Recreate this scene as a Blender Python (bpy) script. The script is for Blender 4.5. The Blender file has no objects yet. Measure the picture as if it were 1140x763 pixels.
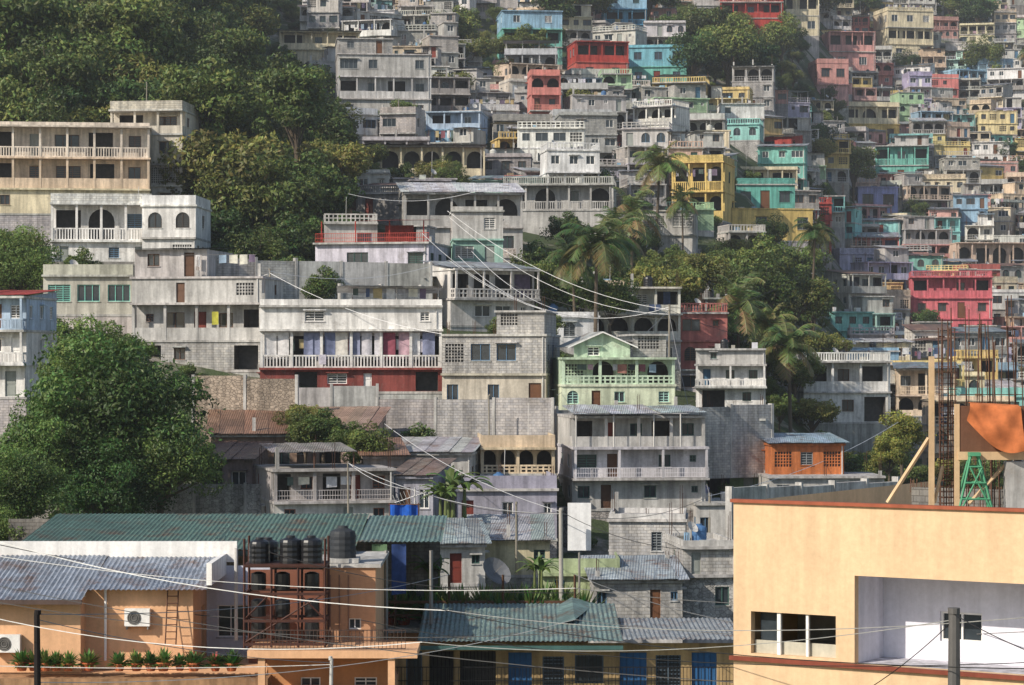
import bpy, math, random
import numpy as np
from mathutils import noise, Vector
random.seed(7); rng=np.random.default_rng(7)
F=2800.0; HY=400.0; CX=570.0
KS=1.4   # layout unit -> metres, applied to everything at the end
def wx(px,d): return (px-CX)/F*d
def wz(py,d): return (HY-py)/F*d
def hx(s):
    s=s.lstrip('#'); o=[]
    for i in (0,2,4):
        c=int(s[i:i+2],16)/255; o.append(c/12.92 if c<=.04045 else ((c+.055)/1.055)**2.4)
    return tuple(o)
def lerp(a,b,t): return tuple(x+(y-x)*t for x,y in zip(a,b))
WHITE=hx('ebe9e5');CREAM=hx('e5d9ba');GREY=hx('a6a4a1');LG=hx('c3c1bd');DG=hx('8b8883');PINK=hx('dba39c')
YEL=hx('e6c97f');TUR=hx('80c6b8');BLUE=hx('98bfd8');RED=hx('b5483f');PG=hx('bcdcb2');ORA=hx('cc8b58')
LAV=hx('c4c1dc');PEACH=hx('e2ccb2');TAN=hx('c9b28f');RUST=hx('6b4130');BLK=hx('1c1c1e');TIN=hx('aab0b5')
RTIN=hx('8f6f5e');BROWN=hx('5a4030')
# ---------------------------------------------------------------- materials
M={}
def newmat(n):
    m=bpy.data.materials.new(n); m.use_nodes=True; nt=m.node_tree; nt.nodes.clear()
    out=nt.nodes.new('ShaderNodeOutputMaterial'); p=nt.nodes.new('ShaderNodeBsdfPrincipled')
    nt.links.new(p.outputs[0],out.inputs[0]); M[n]=m; return m,nt,p,out
def nd(nt,t,**k):
    n=nt.nodes.new(t)
    for a,b in k.items(): setattr(n,a,b)
    return n
def inp(nt,n,key,val):
    if isinstance(val,bpy.types.NodeSocket): nt.links.new(val,n.inputs[key])
    else: n.inputs[key].default_value=val
def nz(nt,vec,scale,detail=3,rough=.55):
    n=nd(nt,'ShaderNodeTexNoise'); nt.links.new(vec,n.inputs['Vector'])
    n.inputs['Scale'].default_value=scale; n.inputs['Detail'].default_value=detail; n.inputs['Roughness'].default_value=rough
    return n.outputs[0]
def rmp(nt,f,a,b,c,d):
    n=nd(nt,'ShaderNodeMapRange'); nt.links.new(f,n.inputs[0])
    for i,v in enumerate((a,b,c,d)): n.inputs[i+1].default_value=v
    return n.outputs[0]
def mth(nt,op,a,b):
    n=nd(nt,'ShaderNodeMath',operation=op); inp(nt,n,0,a); inp(nt,n,1,b); return n.outputs[0]
def mix(nt,f,a,b,bt='MIX'):
    n=nd(nt,'ShaderNodeMix',data_type='RGBA',blend_type=bt)
    inp(nt,n,0,f)
    for i,v in ((6,a),(7,b)):
        if isinstance(v,bpy.types.NodeSocket): nt.links.new(v,n.inputs[i])
        else: n.inputs[i].default_value=(v[0],v[1],v[2],1)
    return n.outputs[2]
def vmul(nt,v,s):
    n=nd(nt,'ShaderNodeVectorMath',operation='MULTIPLY'); nt.links.new(v,n.inputs[0]); n.inputs[1].default_value=s; return n.outputs[0]
def gray(nt,f):
    n=nd(nt,'ShaderNodeCombineColor'); 
    for i in range(3): nt.links.new(f,n.inputs[i])
    return n.outputs[0]
def bump(nt,p,h,st,dist=.03):
    n=nd(nt,'ShaderNodeBump'); nt.links.new(h,n.inputs['Height']); n.inputs['Strength'].default_value=st; n.inputs['Distance'].default_value=dist
    nt.links.new(n.outputs[0],p.inputs['Normal'])
def wallmat(n,kind,rough=.9,dirt=1.0):
    m,nt,p,out=newmat(n)
    at=nd(nt,'ShaderNodeVertexColor',layer_name='Col').outputs[0]
    pos=nd(nt,'ShaderNodeNewGeometry').outputs['Position']
    uv=nd(nt,'ShaderNodeUVMap',uv_map='UVMap').outputs[0]
    big=rmp(nt,nz(nt,pos,.35,5,.65),.34,.66,1-.3*dirt,1.06)
    st=rmp(nt,nz(nt,vmul(nt,pos,(2.2,2.2,.22)),1.0,4,.6),.36,.6,1-.38*dirt,1.04)
    fn=nz(nt,pos,5,3,.7); fine=rmp(nt,fn,.3,.7,1-.14*min(1,dirt+.2),1.08)
    f=mth(nt,'MULTIPLY',mth(nt,'MULTIPLY',big,st),fine)
    col=mix(nt,1.0,at,gray(nt,f),'MULTIPLY')
    h=fn
    if dirt>.5:
        patch=rmp(nt,nz(nt,pos,.8,5,.75),.58,.7,0,.5*dirt)
        col=mix(nt,patch,col,(.22,.195,.17))
    if kind=='block':
        br=nd(nt,'ShaderNodeTexBrick'); nt.links.new(uv,br.inputs['Vector'])
        br.inputs['Scale'].default_value=1; br.inputs['Brick Width'].default_value=.3; br.inputs['Row Height'].default_value=.15
        br.inputs['Mortar Size'].default_value=.011; br.inputs['Mortar Smooth'].default_value=.3
        br.inputs['Color1'].default_value=(1.05,1.03,1.0,1); br.inputs['Color2'].default_value=(.76,.77,.8,1); br.inputs['Mortar'].default_value=(.6,.58,.56,1)
        col=mix(nt,1.0,col,br.outputs[0],'MULTIPLY')
        bump(nt,p,mth(nt,'SUBTRACT',h,mth(nt,'MULTIPLY',br.outputs[1],1.2)),.6,.03)
    elif kind=='stone':
        vo=nd(nt,'ShaderNodeTexVoronoi',feature='DISTANCE_TO_EDGE'); nt.links.new(vmul(nt,pos,(1,1,1.4)),vo.inputs['Vector']); vo.inputs['Scale'].default_value=3.2
        vc=nd(nt,'ShaderNodeTexVoronoi'); nt.links.new(vmul(nt,pos,(1,1,1.4)),vc.inputs['Vector']); vc.inputs['Scale'].default_value=3.2
        cc=rmp(nt,vc.outputs[1],0,1,.65,1.15)
        e=rmp(nt,vo.outputs[0],0,.08,.5,1)
        col=mix(nt,1.0,col,gray(nt,mth(nt,'MULTIPLY',cc,e)),'MULTIPLY'); bump(nt,p,e,.9,.06)
    elif kind=='tin':
        wv=nd(nt,'ShaderNodeTexWave',wave_type='BANDS',bands_direction='X'); nt.links.new(uv,wv.inputs['Vector'])
        wv.inputs['Scale'].default_value=2.6; wv.inputs['Distortion'].default_value=0
        ru=rmp(nt,nz(nt,pos,.6,5,.72),.52,.66,0,.75)
        col=mix(nt,ru,col,(.16,.08,.045))
        sh=nd(nt,'ShaderNodeTexBrick'); nt.links.new(uv,sh.inputs['Vector']); sh.inputs['Scale'].default_value=1; sh.inputs['Brick Width'].default_value=.65; sh.inputs['Row Height'].default_value=1.7
        sh.inputs['Mortar Size'].default_value=.015; sh.inputs['Color1'].default_value=(1.1,1.1,1.1,1); sh.inputs['Color2'].default_value=(.74,.74,.76,1); sh.inputs['Mortar'].default_value=(.5,.5,.5,1)
        col=mix(nt,1.0,col,sh.outputs[0],'MULTIPLY')
        bump(nt,p,wv.outputs[1],.7,.04); p.inputs['Metallic'].default_value=.2
    else: bump(nt,p,h,.35,.02)
    nt.links.new(col,p.inputs['Base Color']); p.inputs['Roughness'].default_value=rough
    p.inputs['Specular IOR Level'].default_value=.25
wallmat('plaster','p',.9,.95); wallmat('block','block'); wallmat('stone','stone'); wallmat('tin','tin',.5,.7); wallmat('concrete','p',.95,1.15)
wallmat('paint','p',.6,.4); wallmat('cleanwall','p',.85,.25)
def simple(n,col,rough,metal=0,attr=False):
    m,nt,p,out=newmat(n); pos=nd(nt,'ShaderNodeNewGeometry').outputs['Position']
    f=gray(nt,rmp(nt,nz(nt,pos,3,3),.3,.7,.75,1.15))
    a=nd(nt,'ShaderNodeVertexColor',layer_name='Col').outputs[0] if attr else col
    nt.links.new(mix(nt,1.0,a,f,'MULTIPLY'),p.inputs['Base Color']); p.inputs['Roughness'].default_value=rough; p.inputs['Metallic'].default_value=metal
    return nt,p,out
simple('glass',(.035,.045,.055),.12); simple('inner',(.1,.095,.09),.9); simple('rebar',(.12,.06,.04),.8,.3)  # inner: dark colour stands in for the shade of unlit interiors
simple('bark',(.11,.085,.06),.95); simple('tank',(.012,.012,.014),.35)
def cloth():
    nt,p,out=simple('cloth',(1,1,1),.95,0,True)
    tr=nd(nt,'ShaderNodeBsdfTranslucent'); ms=nd(nt,'ShaderNodeMixShader'); ms.inputs[0].default_value=.25
    nt.links.new(p.inputs['Base Color'].links[0].from_socket,tr.inputs[0])
    nt.links.new(p.outputs[0],ms.inputs[1]); nt.links.new(tr.outputs[0],ms.inputs[2]); nt.links.new(ms.outputs[0],out.inputs[0])
cloth()
def leafmat():
    m,nt,p,out=newmat('leaf'); at=nd(nt,'ShaderNodeVertexColor',layer_name='Col').outputs[0]
    oi=nd(nt,'ShaderNodeObjectInfo'); 
    hs=nd(nt,'ShaderNodeHueSaturation'); nt.links.new(at,hs.inputs['Color'])
    nt.links.new(rmp(nt,oi.outputs['Random'],0,1,.47,.525),hs.inputs['Hue']); nt.links.new(rmp(nt,oi.outputs['Random'],0,1,1.45,.65),hs.inputs['Value'])
    hs.inputs['Saturation'].default_value=.97
    nt.links.new(hs.outputs[0],p.inputs['Base Color']); p.inputs['Roughness'].default_value=.5; p.inputs['Specular IOR Level'].default_value=.35
    tr=nd(nt,'ShaderNodeBsdfTranslucent'); nt.links.new(hs.outputs[0],tr.inputs[0])
    ms=nd(nt,'ShaderNodeMixShader'); ms.inputs[0].default_value=.25
    nt.links.new(p.outputs[0],ms.inputs[1]); nt.links.new(tr.outputs[0],ms.inputs[2]); nt.links.new(ms.outputs[0],out.inputs[0])
leafmat()
def groundmat():
    m,nt,p,out=newmat('ground'); pos=nd(nt,'ShaderNodeNewGeometry').outputs['Position']
    a=mix(nt,rmp(nt,nz(nt,pos,.5,6,.7),.35,.65,0,1),(.2,.17,.13),(.3,.28,.25))
    g=mix(nt,rmp(nt,nz(nt,pos,.12,6,.7),.4,.5,0,1),a,(.05,.075,.025))
    nt.links.new(g,p.inputs['Base Color']); p.inputs['Roughness'].default_value=1; bump(nt,p,nz(nt,pos,1.5,5,.7),1,.4)
groundmat()
# ---------------------------------------------------------------- mesh builder
class MB:
    def __init__(s): s.v=[];s.f=[];s.m=[];s.c=[]
    def poly(s,pts,m,c):
        n=len(s.v); s.v.extend(pts); s.f.append(tuple(range(n,n+len(pts)))); s.m.append(m); s.c.append(c)
    def box(s,x0,x1,y0,y1,z0,z1,m,c):
        n=len(s.v)
        s.v.extend([(x0,y0,z0),(x1,y0,z0),(x1,y1,z0),(x0,y1,z0),(x0,y0,z1),(x1,y0,z1),(x1,y1,z1),(x0,y1,z1)])
        s.f.extend([(n,n+3,n+2,n+1),(n+4,n+5,n+6,n+7),(n,n+1,n+5,n+4),(n+1,n+2,n+6,n+5),(n+2,n+3,n+7,n+6),(n+3,n,n+4,n+7)])
        s.m.extend([m]*6); s.c.extend([c]*6)
    def beam(s,p,q,r,m,c,r2=None,n=4):
        r2=r if r2 is None else r2
        p=Vector(p);q=Vector(q);d=(q-p).normalized(); a=d.orthogonal().normalized(); b=d.cross(a); k=len(s.v)
        for (o,rr) in ((p,r),(q,r2)):
            for i in range(n):
                t=2*math.pi*(i+.5)/n; s.v.append(tuple(o+a*math.cos(t)*rr+b*math.sin(t)*rr))
        for i in range(n):
            j=(i+1)%n; s.f.append((k+i,k+j,k+n+j,k+n+i)); s.m.append(m); s.c.append(c)
        s.f.append(tuple(range(k+n-1,k-1,-1))); s.f.append(tuple(range(k+n,k+2*n))); s.m.extend([m]*2); s.c.extend([c]*2)
    def lathe(s,x,y,prof,m,c,n=14):
        k=len(s.v)
        for (r,z) in prof:
            for i in range(n):
                t=2*math.pi*i/n; s.v.append((x+r*math.cos(t),y+r*math.sin(t),z))
        for a in range(len(prof)-1):
            for i in range(n):
                j=(i+1)%n; s.f.append((k+a*n+i,k+a*n+j,k+a*n+n+j,k+a*n+n+i)); s.m.append(m); s.c.append(c)
    def obj(s,name,loc=(0,0,0),yaw=0,parent=None,smooth=False):
        me=bpy.data.meshes.new(name); me.from_pydata(s.v,[],s.f)
        used=sorted(set(s.m)); ix={k:i for i,k in enumerate(used)}
        for k in used: me.materials.append(M[k])
        me.polygons.foreach_set('material_index',np.array([ix[k] for k in s.m],dtype=np.int32))
        nf=len(s.f); tot=np.array([len(f) for f in s.f]); 
        col=np.repeat(np.array([(c[0],c[1],c[2],1) for c in s.c],dtype=np.float32),tot,axis=0)
        ca=me.color_attributes.new('Col','FLOAT_COLOR','CORNER'); ca.data.foreach_set('color',col.ravel())
        nr=np.empty(nf*3,dtype=np.float32); me.polygons.foreach_get('normal',nr); nr=nr.reshape(-1,3)
        t=np.stack([-nr[:,1],nr[:,0],np.zeros(nf)],1); L=np.linalg.norm(t,axis=1); bad=L<.05
        t[bad]=(1,0,0); L[bad]=1; t/=L[:,None]; w=np.cross(nr,t)
        V=np.array(s.v,dtype=np.float32); li=np.fromiter((i for f in s.f for i in f),dtype=np.int64)
        P=V[li]; T=np.repeat(t,tot,axis=0); W=np.repeat(w,tot,axis=0)
        uv=np.stack([(P*T).sum(1),(P*W).sum(1)],1).astype(np.float32)
        ul=me.uv_layers.new(name='UVMap'); ul.data.foreach_set('uv',uv.ravel())
        if smooth: me.polygons.foreach_set('use_smooth',np.ones(nf,dtype=bool))
        me.update()
        o=bpy.data.objects.new(name,me); bpy.context.scene.collection.objects.link(o); o.location=loc; o.rotation_euler=(0,0,yaw)
        if parent: o.parent=parent
        return o
def R(a,b): return random.uniform(a,b)
def jit(c,a=.08):
    k=1+R(-a,a); return tuple(max(0,min(.85,x*k*(1+R(-a,a)*.3))) for x in c)
CL=[hx(x) for x in ('e4e4e6','d4d4d8','8f5b65','58688a','bfae82','e8e8e8','5a6a64','b597a4','e3e0d0','7a6c82','41444c','9ab0c4','a4746a','b8b8be','dcd8e4','ececec')]
FR=[WHITE,WHITE,hx('6b5040'),hx('5a7a96'),hx('8a8f92'),hx('3f5f58')]
def drape(b,x0,x1,y,z0,z1,c,amp=.05,seg=8):
    ph=R(0,6); fr=R(5,9)
    for i in range(seg):
        a=x0+(x1-x0)*i/seg; e=x0+(x1-x0)*(i+1)/seg
        ya=y+amp*math.sin(a*fr+ph); ye=y+amp*math.sin(e*fr+ph)
        b.poly([(a,ya+amp*.5,z0+.03*math.sin(a*3+ph)),(e,ye+amp*.5,z0+.03*math.sin(e*3+ph)),(e,ye,z1),(a,ya,z1)],'cloth',c)
def laundry(b,x0,x1,y,z,hm=.75):
    b.beam((x0,y,z),(x1,y,z),.008,'paint',DG)
    x=x0+.1
    while x<x1-.3:
        w=R(.2,.55); 
        if random.random()<.75: drape(b,x,min(x+w,x1),y,z-R(.3,hm),z,random.choice(CL),.03,4)
        x+=w+R(.03,.3)
def facade(b,ox,oy,tx,ty,W,z0,z1,ops,mat,col,frame=WHITE,det=1,rv=.14):
    nx,ny=ty,-tx
    def P(u,v,d=0): return (ox+tx*u-nx*d, oy+ty*u-ny*d, z0+v)
    def Q(u0,u1,v0,v1,d,m,c): b.poly([P(u0,v0,d),P(u1,v0,d),P(u1,v1,d),P(u0,v1,d)],m,c)
    def FB(u0,u1,v0,v1,d0,d1,m,c):
        Q(u0,u1,v0,v1,d0,m,c)
        b.poly([P(u0,v0,d0),P(u0,v1,d0),P(u0,v1,d1),P(u0,v0,d1)],m,c); b.poly([P(u1,v0,d0),P(u1,v1,d0),P(u1,v1,d1),P(u1,v0,d1)],m,c)
        b.poly([P(u0,v1,d0),P(u1,v1,d0),P(u1,v1,d1),P(u0,v1,d1)],m,c); b.poly([P(u0,v0,d0),P(u1,v0,d0),P(u1,v0,d1),P(u0,v0,d1)],m,c)
    Ht=z1-z0
    us=sorted(set([0,W]+[o[0] for o in ops]+[o[1] for o in ops]))
    for i in range(len(us)-1):
        a,e=us[i],us[i+1]; mid=(a+e)/2
        cov=sorted([(o[2],o[3]) for o in ops if o[0]<mid<o[1]]); v=0
        for (c0,c1) in cov:
            if c0>v+1e-4: Q(a,e,v,c0,0,mat,col)
            v=c1
        if v<Ht-1e-4: Q(a,e,v,Ht,0,mat,col)
    for (u0,u1,v0,v1,k) in ops:
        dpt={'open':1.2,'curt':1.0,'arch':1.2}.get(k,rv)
        ic=col if dpt<.5 else (.12,.11,.1); im=mat  # deep openings: interior shade painted as a dark reveal colour
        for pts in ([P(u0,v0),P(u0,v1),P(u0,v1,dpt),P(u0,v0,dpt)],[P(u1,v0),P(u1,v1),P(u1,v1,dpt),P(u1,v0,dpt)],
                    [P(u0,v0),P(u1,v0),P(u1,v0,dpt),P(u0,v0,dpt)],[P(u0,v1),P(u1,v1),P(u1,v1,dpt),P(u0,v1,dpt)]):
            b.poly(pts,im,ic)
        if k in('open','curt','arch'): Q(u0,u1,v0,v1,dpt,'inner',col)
        if k=='arch' or k=='awin':
            r=(u1-u0)/2; uc=(u0+u1)/2; hh=min(r,(v1-v0)*.45); n=8 if det else 6
            for i in range(n):
                t0=math.pi*i/n;t1=math.pi*(i+1)/n
                a0=uc-r*math.cos(t0);a1=uc-r*math.cos(t1);h0=v1-hh+hh*math.sin(t0);h1=v1-hh+hh*math.sin(t1)
                b.poly([P(a0,h0,.002),P(a1,h1,.002),P(a1,v1,.002),P(a0,v1,.002)],mat,col)
                b.poly([P(a0,h0,.002),P(a1,h1,.002),P(a1,h1,.14),P(a0,h0,.14)],mat,col)
        if k in('win','awin'):
            Q(u0,u1,v0,v1,rv-.02,'glass',col); t=.045; g=rv-.08
            FB(u0,u0+t,v0,v1,g,rv-.02,'paint',frame); FB(u1-t,u1,v0,v1,g,rv-.02,'paint',frame)
            FB(u0+t,u1-t,v0,v0+t,g,rv-.02,'paint',frame); FB(u0+t,u1-t,v1-t,v1,g,rv-.02,'paint',frame)
            n=max(1,int((u1-u0)/.45))
            for i in range(1,n+1):
                if n>1 and i<n or n==1: 
                    uu=u0+(u1-u0)*i/(n if n>1 else 2); FB(uu-.02,uu+.02,v0+t,v1-t,g+.005,rv-.02,'paint',frame)
            if det and random.random()<.35:
                k2=max(2,int((v1-v0)/.13))
                for i in range(1,k2): 
                    vv=v0+(v1-v0)*i/k2; FB(u0+t,u1-t,vv-.015,vv+.02,g+.02,rv-.03,'paint',frame)
            if det: FB(u0-.05,u1+.05,v0-.05,v0-.003,-.05,.0,'concrete',jit(col,.1))
            if random.random()<.25: FB(u0-.1,u1+.1,v1+.04,v1+.1,-.25,.0,'concrete',jit(col,.1))
        elif k=='door':
            c=random.choice([frame,hx('6d4a33'),hx('4c6f8a'),hx('8f948f'),hx('7a3a30'),BROWN]); Q(u0,u1,v0,v1,rv-.03,'paint',c)
            if det: FB(u0+.08,u1-.08,v0+.1,v0+.6,rv-.05,rv-.03,'paint',c); FB(u0+.08,u1-.08,v0+.7,v1-.08,rv-.05,rv-.03,'paint',c)
        elif k=='scr':
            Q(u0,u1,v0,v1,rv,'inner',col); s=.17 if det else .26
            n=max(2,round((u1-u0)/s))
            for i in range(1,n): uu=u0+(u1-u0)*i/n; FB(uu-.025,uu+.025,v0,v1,.03,.1,mat,col)
            n=max(2,round((v1-v0)/s))
            for i in range(1,n): vv=v0+(v1-v0)*i/n; FB(u0,u1,vv-.025,vv+.025,.035,.095,mat,col)
        elif k=='curt':
            c=random.choice(CL); x=u0
            while x<u1-.1:
                e=min(u1,x+R(.4,.9))
                if random.random()<.7:
                    n=5
                    for i in range(n):
                        a=x+(e-x)*i/n;f=x+(e-x)*(i+1)/n
                        b.poly([P(a,v0+.1,.15+.04*math.sin(a*9)),P(f,v0+.1,.15+.04*math.sin(f*9)),P(f,v1,.15+.04*math.sin(f*9)),P(a,v1,.15+.04*math.sin(a*9))],'cloth',c)
                if random.random()<.5: c=random.choice(CL)
                x=e
def bayops(bays,W,h):
    n=len(bays); bw=W/n; o=[]; s=h/2.8
    for i,k in enumerate(bays):
        uc=bw*(i+.5)+R(-.04,.04)*bw
        def add(wd,v0,v1,kk): o.append((max(.06,uc-wd/2),min(W-.06,uc+wd/2),v0*s,v1*s,kk))
        if k=='w': add(min(1.1*s,bw*.55),.95,2.05,'win')
        elif k=='W': add(min(2.3*s,bw*.75),.9,2.1,'win')
        elif k=='j': add(min(.6*s,bw*.4),1.4,2.0,'win')
        elif k=='d': add(min(.95*s,bw*.6),.03,2.15,'door')
        elif k=='o': add(min(2.8*s,bw*.74),.04,2.3,'open')
        elif k=='c': add(bw*.86,.04,2.35,'curt')
        elif k=='a': add(min(2.2*s,bw*.78),.04,2.4,'arch')
        elif k=='p': add(min(1.2*s,bw*.6),.8,2.15,'awin')
        elif k=='s': add(min(1.9*s,bw*.7),.8,2.1,'scr')
        elif k=='S': add(bw*.85,.3,2.3,'scr')
    return o
def rail(b,x0,x1,y0,y1,z,kind,col,det=1,h=.64):
    if not kind: return
    alongx=(x1-x0)>=(y1-y0)
    if kind=='wall': b.box(x0,x1,y0,y1,z,z+h,'plaster',col); return
    if kind=='bwall': b.box(x0,x1,y0,y1,z,z+h,'block',col); return
    L=(x1-x0) if alongx else (y1-y0)
    if kind=='bal' or kind=='blk':
        b.box(x0,x1,y0,y1,z,z+.08,'plaster',col); b.box(x0,x1,y0,y1,z+h-.09,z+h,'plaster',col)
        sp=.19 if kind=='bal' else .3
        if not det: sp*=1.5
        n=max(2,int(L/sp)); wd=.042 if kind=='bal' else .045
        for i in range(n+1):
            c=L*i/n; c=min(max(c,wd+.01),L-wd-.01)
            if alongx: b.box(x0+c-wd,x0+c+wd,y0+.01,y1-.01,z+.08,z+h-.09,'plaster',col)
            else: b.box(x0+.01,x1-.01,y0+c-wd,y0+c+wd,z+.08,z+h-.09,'plaster',col)
        if kind=='blk': b.box(x0+.02,x1-.02,y0+.02,y1-.02,z+h*.5-.04,z+h*.5+.04,'plaster',col)
    if kind=='met':
        m='paint'
        ym=(y0+y1)/2; xm=(x0+x1)/2
        for zz in (z+.06,z+h*.5,z+h):
            if alongx: b.box(x0,x1,ym-.015,ym+.015,zz-.015,zz+.015,m,col)
            else: b.box(xm-.015,xm+.015,y0,y1,zz-.015,zz+.015,m,col)
        n=max(2,int(L/(.13 if det else .3)))
        for i in range(n+1):
            c=L*i/n
            if alongx: b.box(x0+c-.01,x0+c+.01,ym-.01,ym+.01,z+.04,z+h,m,col)
            else: b.box(xm-.01,xm+.01,y0+c-.01,y0+c+.01,z+.04,z+h,m,col)
def tank(b,x,y,z,c=BLK,s=1):
    m='tank' if c==BLK else 'paint'
    r=.5*s;h=1.15*s
    pr=[(0,z),(r,z),(r,z+.1*h)]
    for i in range(1,8): pr+= [(r*(.97 if i%2 else 1.0),z+h*(.1+.1*i))]
    pr+=[(r*.9,z+.88*h),(r*.4,z+.98*h),(r*.38,z+1.05*h),(0,z+1.06*h)]
    b.lathe(x,y,pr,m,c,14)
def dish(b,x,y,z,r=.3,c=LG):
    b.beam((x,y,z),(x,y,z+.6),.02,'paint',DG)
    d=Vector((.5,-.6,.6)).normalized(); a=d.orthogonal().normalized(); e=d.cross(a); o=Vector((x,y,z+.7)); pv=None
    for k in range(4):
        rr=r*k/3; off=.35*r*(k/3)**2
        ring=[tuple(o+d*off+a*math.cos(t*math.pi/8)*rr+e*math.sin(t*math.pi/8)*rr) for t in range(16)]
        if pv:
            for i in range(16): b.poly([pv[i],pv[(i+1)%16],ring[(i+1)%16],ring[i]],'paint',c)
        pv=ring
    b.beam(tuple(o),tuple(o+d*r*.9),.015,'paint',DG)
def rebars(b,x,y,z,h=1.0):
    for dx,dy in ((-.05,-.05),(.05,-.05),(.05,.05),(-.05,.05)):
        b.beam((x+dx,y+dy,z),(x+dx*R(.6,1.6),y+dy*R(.6,1.6),z+h*R(.8,1.1)),.012,'rebar',RUST,n=3)
def tinroof(b,x0,x1,y0,y1,za,zb,col,real=False):
    if real:
        n=int((x1-x0)/.045)
        for i in range(n):
            a=x0+(x1-x0)*i/n; e=x0+(x1-x0)*(i+1)/n
            ha=.022*math.sin(a*2*math.pi/.18); he=.022*math.sin(e*2*math.pi/.18)
            b.poly([(a,y0,za+ha),(e,y0,za+he),(e,y1,zb+he),(a,y1,zb+ha)],'tin',col)
        return
    x=x0
    while x<x1-.05:
        e=min(x1,x+.65); o=R(0,.04); f=R(-.12,.05)
        b.poly([(x,y0+f,za+o),(e+.02,y0+f,za+o+.01),(e+.02,y1,zb+o+.01),(x,y1,zb+o)],'tin',jit(col,.16))
        b.poly([(x,y0+f,za+o-.03),(e+.02,y0+f,za+o-.02),(e+.02,y1,zb+o-.02),(x,y1,zb+o-.03)],'tin',jit(col,.1))
        x=e
def house(name,x,y,z,w,dp,yaw,st,roof='flat',found=5,det=1,sides='.w',frame=None,rcol=None,fcol=None,fmat=None,parent=None,extra=None,clut=True,rise=None):
    b=MB(); h2=w/2; frame=frame or random.choice(FR)
    fc=fcol or jit(LG,.15); fm=fmat or random.choice(['block','concrete','stone','concrete'])
    b.box(-h2,h2,0,dp,-found,-.02,fm,fc); b.box(-h2-.03,h2+.03,-.04,dp+.03,-.14,0,'concrete',jit(LG))
    zz=0; N=len(st)
    for i,s in enumerate(st):
        ty,bays,rl,col,mat,h=s; sl=.13; top=zz+h-sl; rh=.33*h
        sb=1.0 if ty=='L' else 0
        facade(b,-h2,sb,1,0,w,zz,top,bayops(bays,w,h),mat,col,frame,det)
        sd=dp-sb; sbays=''.join(random.choice(sides) for _ in range(2 if sd<4.5 else 3))
        facade(b,-h2,dp,0,-1,sd,zz,top,bayops(sbays,sd,h),mat,jit(col,.04),frame,det)
        facade(b,h2,sb,0,1,sd,zz,top,bayops(sbays[::-1],sd,h),mat,jit(col,.04),frame,det)
        b.poly([(h2,dp,zz),(-h2,dp,zz),(-h2,dp,top),(h2,dp,top)],mat,col)
        nxt=st[i+1] if i+1<N else None
        ovf=.82 if (nxt and nxt[0]=='B') or (ty=='B' and random.random()<.8) else R(.06,.35)
        if ty=='B' and i==0: b.box(-h2-.05,h2+.05,-.84,-.05,-.13,-.004,'concrete',LG)
        ov=R(.03,.1)
        tcol=jit(col if random.random()<.6 else LG,.08)
        b.box(-h2-ov,h2+ov,-ovf,dp+.05,top+.003,zz+h,'concrete',tcol)
        if ty=='L':
            n=max(1,round(w/1.9))
            for k in range(n+1):
                cx=-h2+.09+(w-.18)*k/n; b.box(cx-.08,cx+.08,.02,.18,zz,top,mat,col)
            rail(b,-h2+.02,h2-.02,.05,.13,zz,rl,col,det,rh); rail(b,-h2+.02,-h2+.1,.19,sb-.02,zz,rl,col,det,rh); rail(b,h2-.1,h2-.02,.19,sb-.02,zz,rl,col,det,rh)
            if random.random()<.13 and zz>0: laundry(b,-h2+.3,h2-.3,.3,zz+.74*h,.4*h)
            if random.random()<.15: q=R(-h2*.6,h2*.5); drape(b,q,q+R(.4,.9),.01,zz+rh*.3,zz+rh+.02,random.choice(CL),.015,4)
        if ty=='B':
            rail(b,-h2-.03,h2+.03,-.81,-.73,zz,rl,col,det,rh); rail(b,-h2-.03,-h2+.05,-.72,-.02,zz,rl,col,det,rh); rail(b,h2-.05,h2+.03,-.72,-.02,zz,rl,col,det,rh)
            if ovf>.8:
                n=max(1,round(w/2.4))
                for k in range(n+1):
                    cx=-h2+.08+(w-.16)*k/n; b.box(cx-.06,cx+.06,-.8,-.68,zz,top,'plaster',col)
            if random.random()<.1: laundry(b,-h2+.3,h2-.3,-.6,zz+.74*h,.4*h)
        if random.random()<.3: b.box(h2*.93,h2*.93+.06,-.08,-.02,zz,top,'paint',LG)
        zz+=h
    lc=st[-1][3]; rc=rcol or random.choice([TIN,TIN,RTIN,hx('c4c8c8'),hx('8b9aa0'),hx('d0d0ce')])
    if roof in('flat','reb','half'):
        k=random.choice(['','','wall','bwall','bal','blk','low','low']) if roof!='half' else ''
        if k=='low': 
            for a in ((-h2,h2,-.05,.06),(-h2,h2,dp-.1,dp),): b.box(a[0],a[1],a[2],a[3],zz+.002,zz+.25,'plaster',lc)
            b.box(-h2,-h2+.1,.07,dp-.11,zz+.002,zz+.25,'plaster',lc); b.box(h2-.1,h2,.07,dp-.11,zz+.002,zz+.25,'plaster',lc)
        elif k:
            rail(b,-h2,h2,-.02,.07,zz,k,jit(lc),det); rail(b,-h2,-h2+.08,.09,dp-.1,zz,k,lc,det); rail(b,h2-.08,h2,.09,dp-.1,zz,k,lc,det)
    if roof in('reb','half') or random.random()<.25:
        for cx in (-h2+.2,0,h2-.2):
            for cy in (.25,dp-.3):
                if random.random()<.75:
                    if random.random()<.5: b.box(cx-.09,cx+.09,cy-.09,cy+.09,zz,zz+R(.2,1.1),'concrete',LG)
                    rebars(b,cx,cy,zz,R(.5,1.6))
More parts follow.
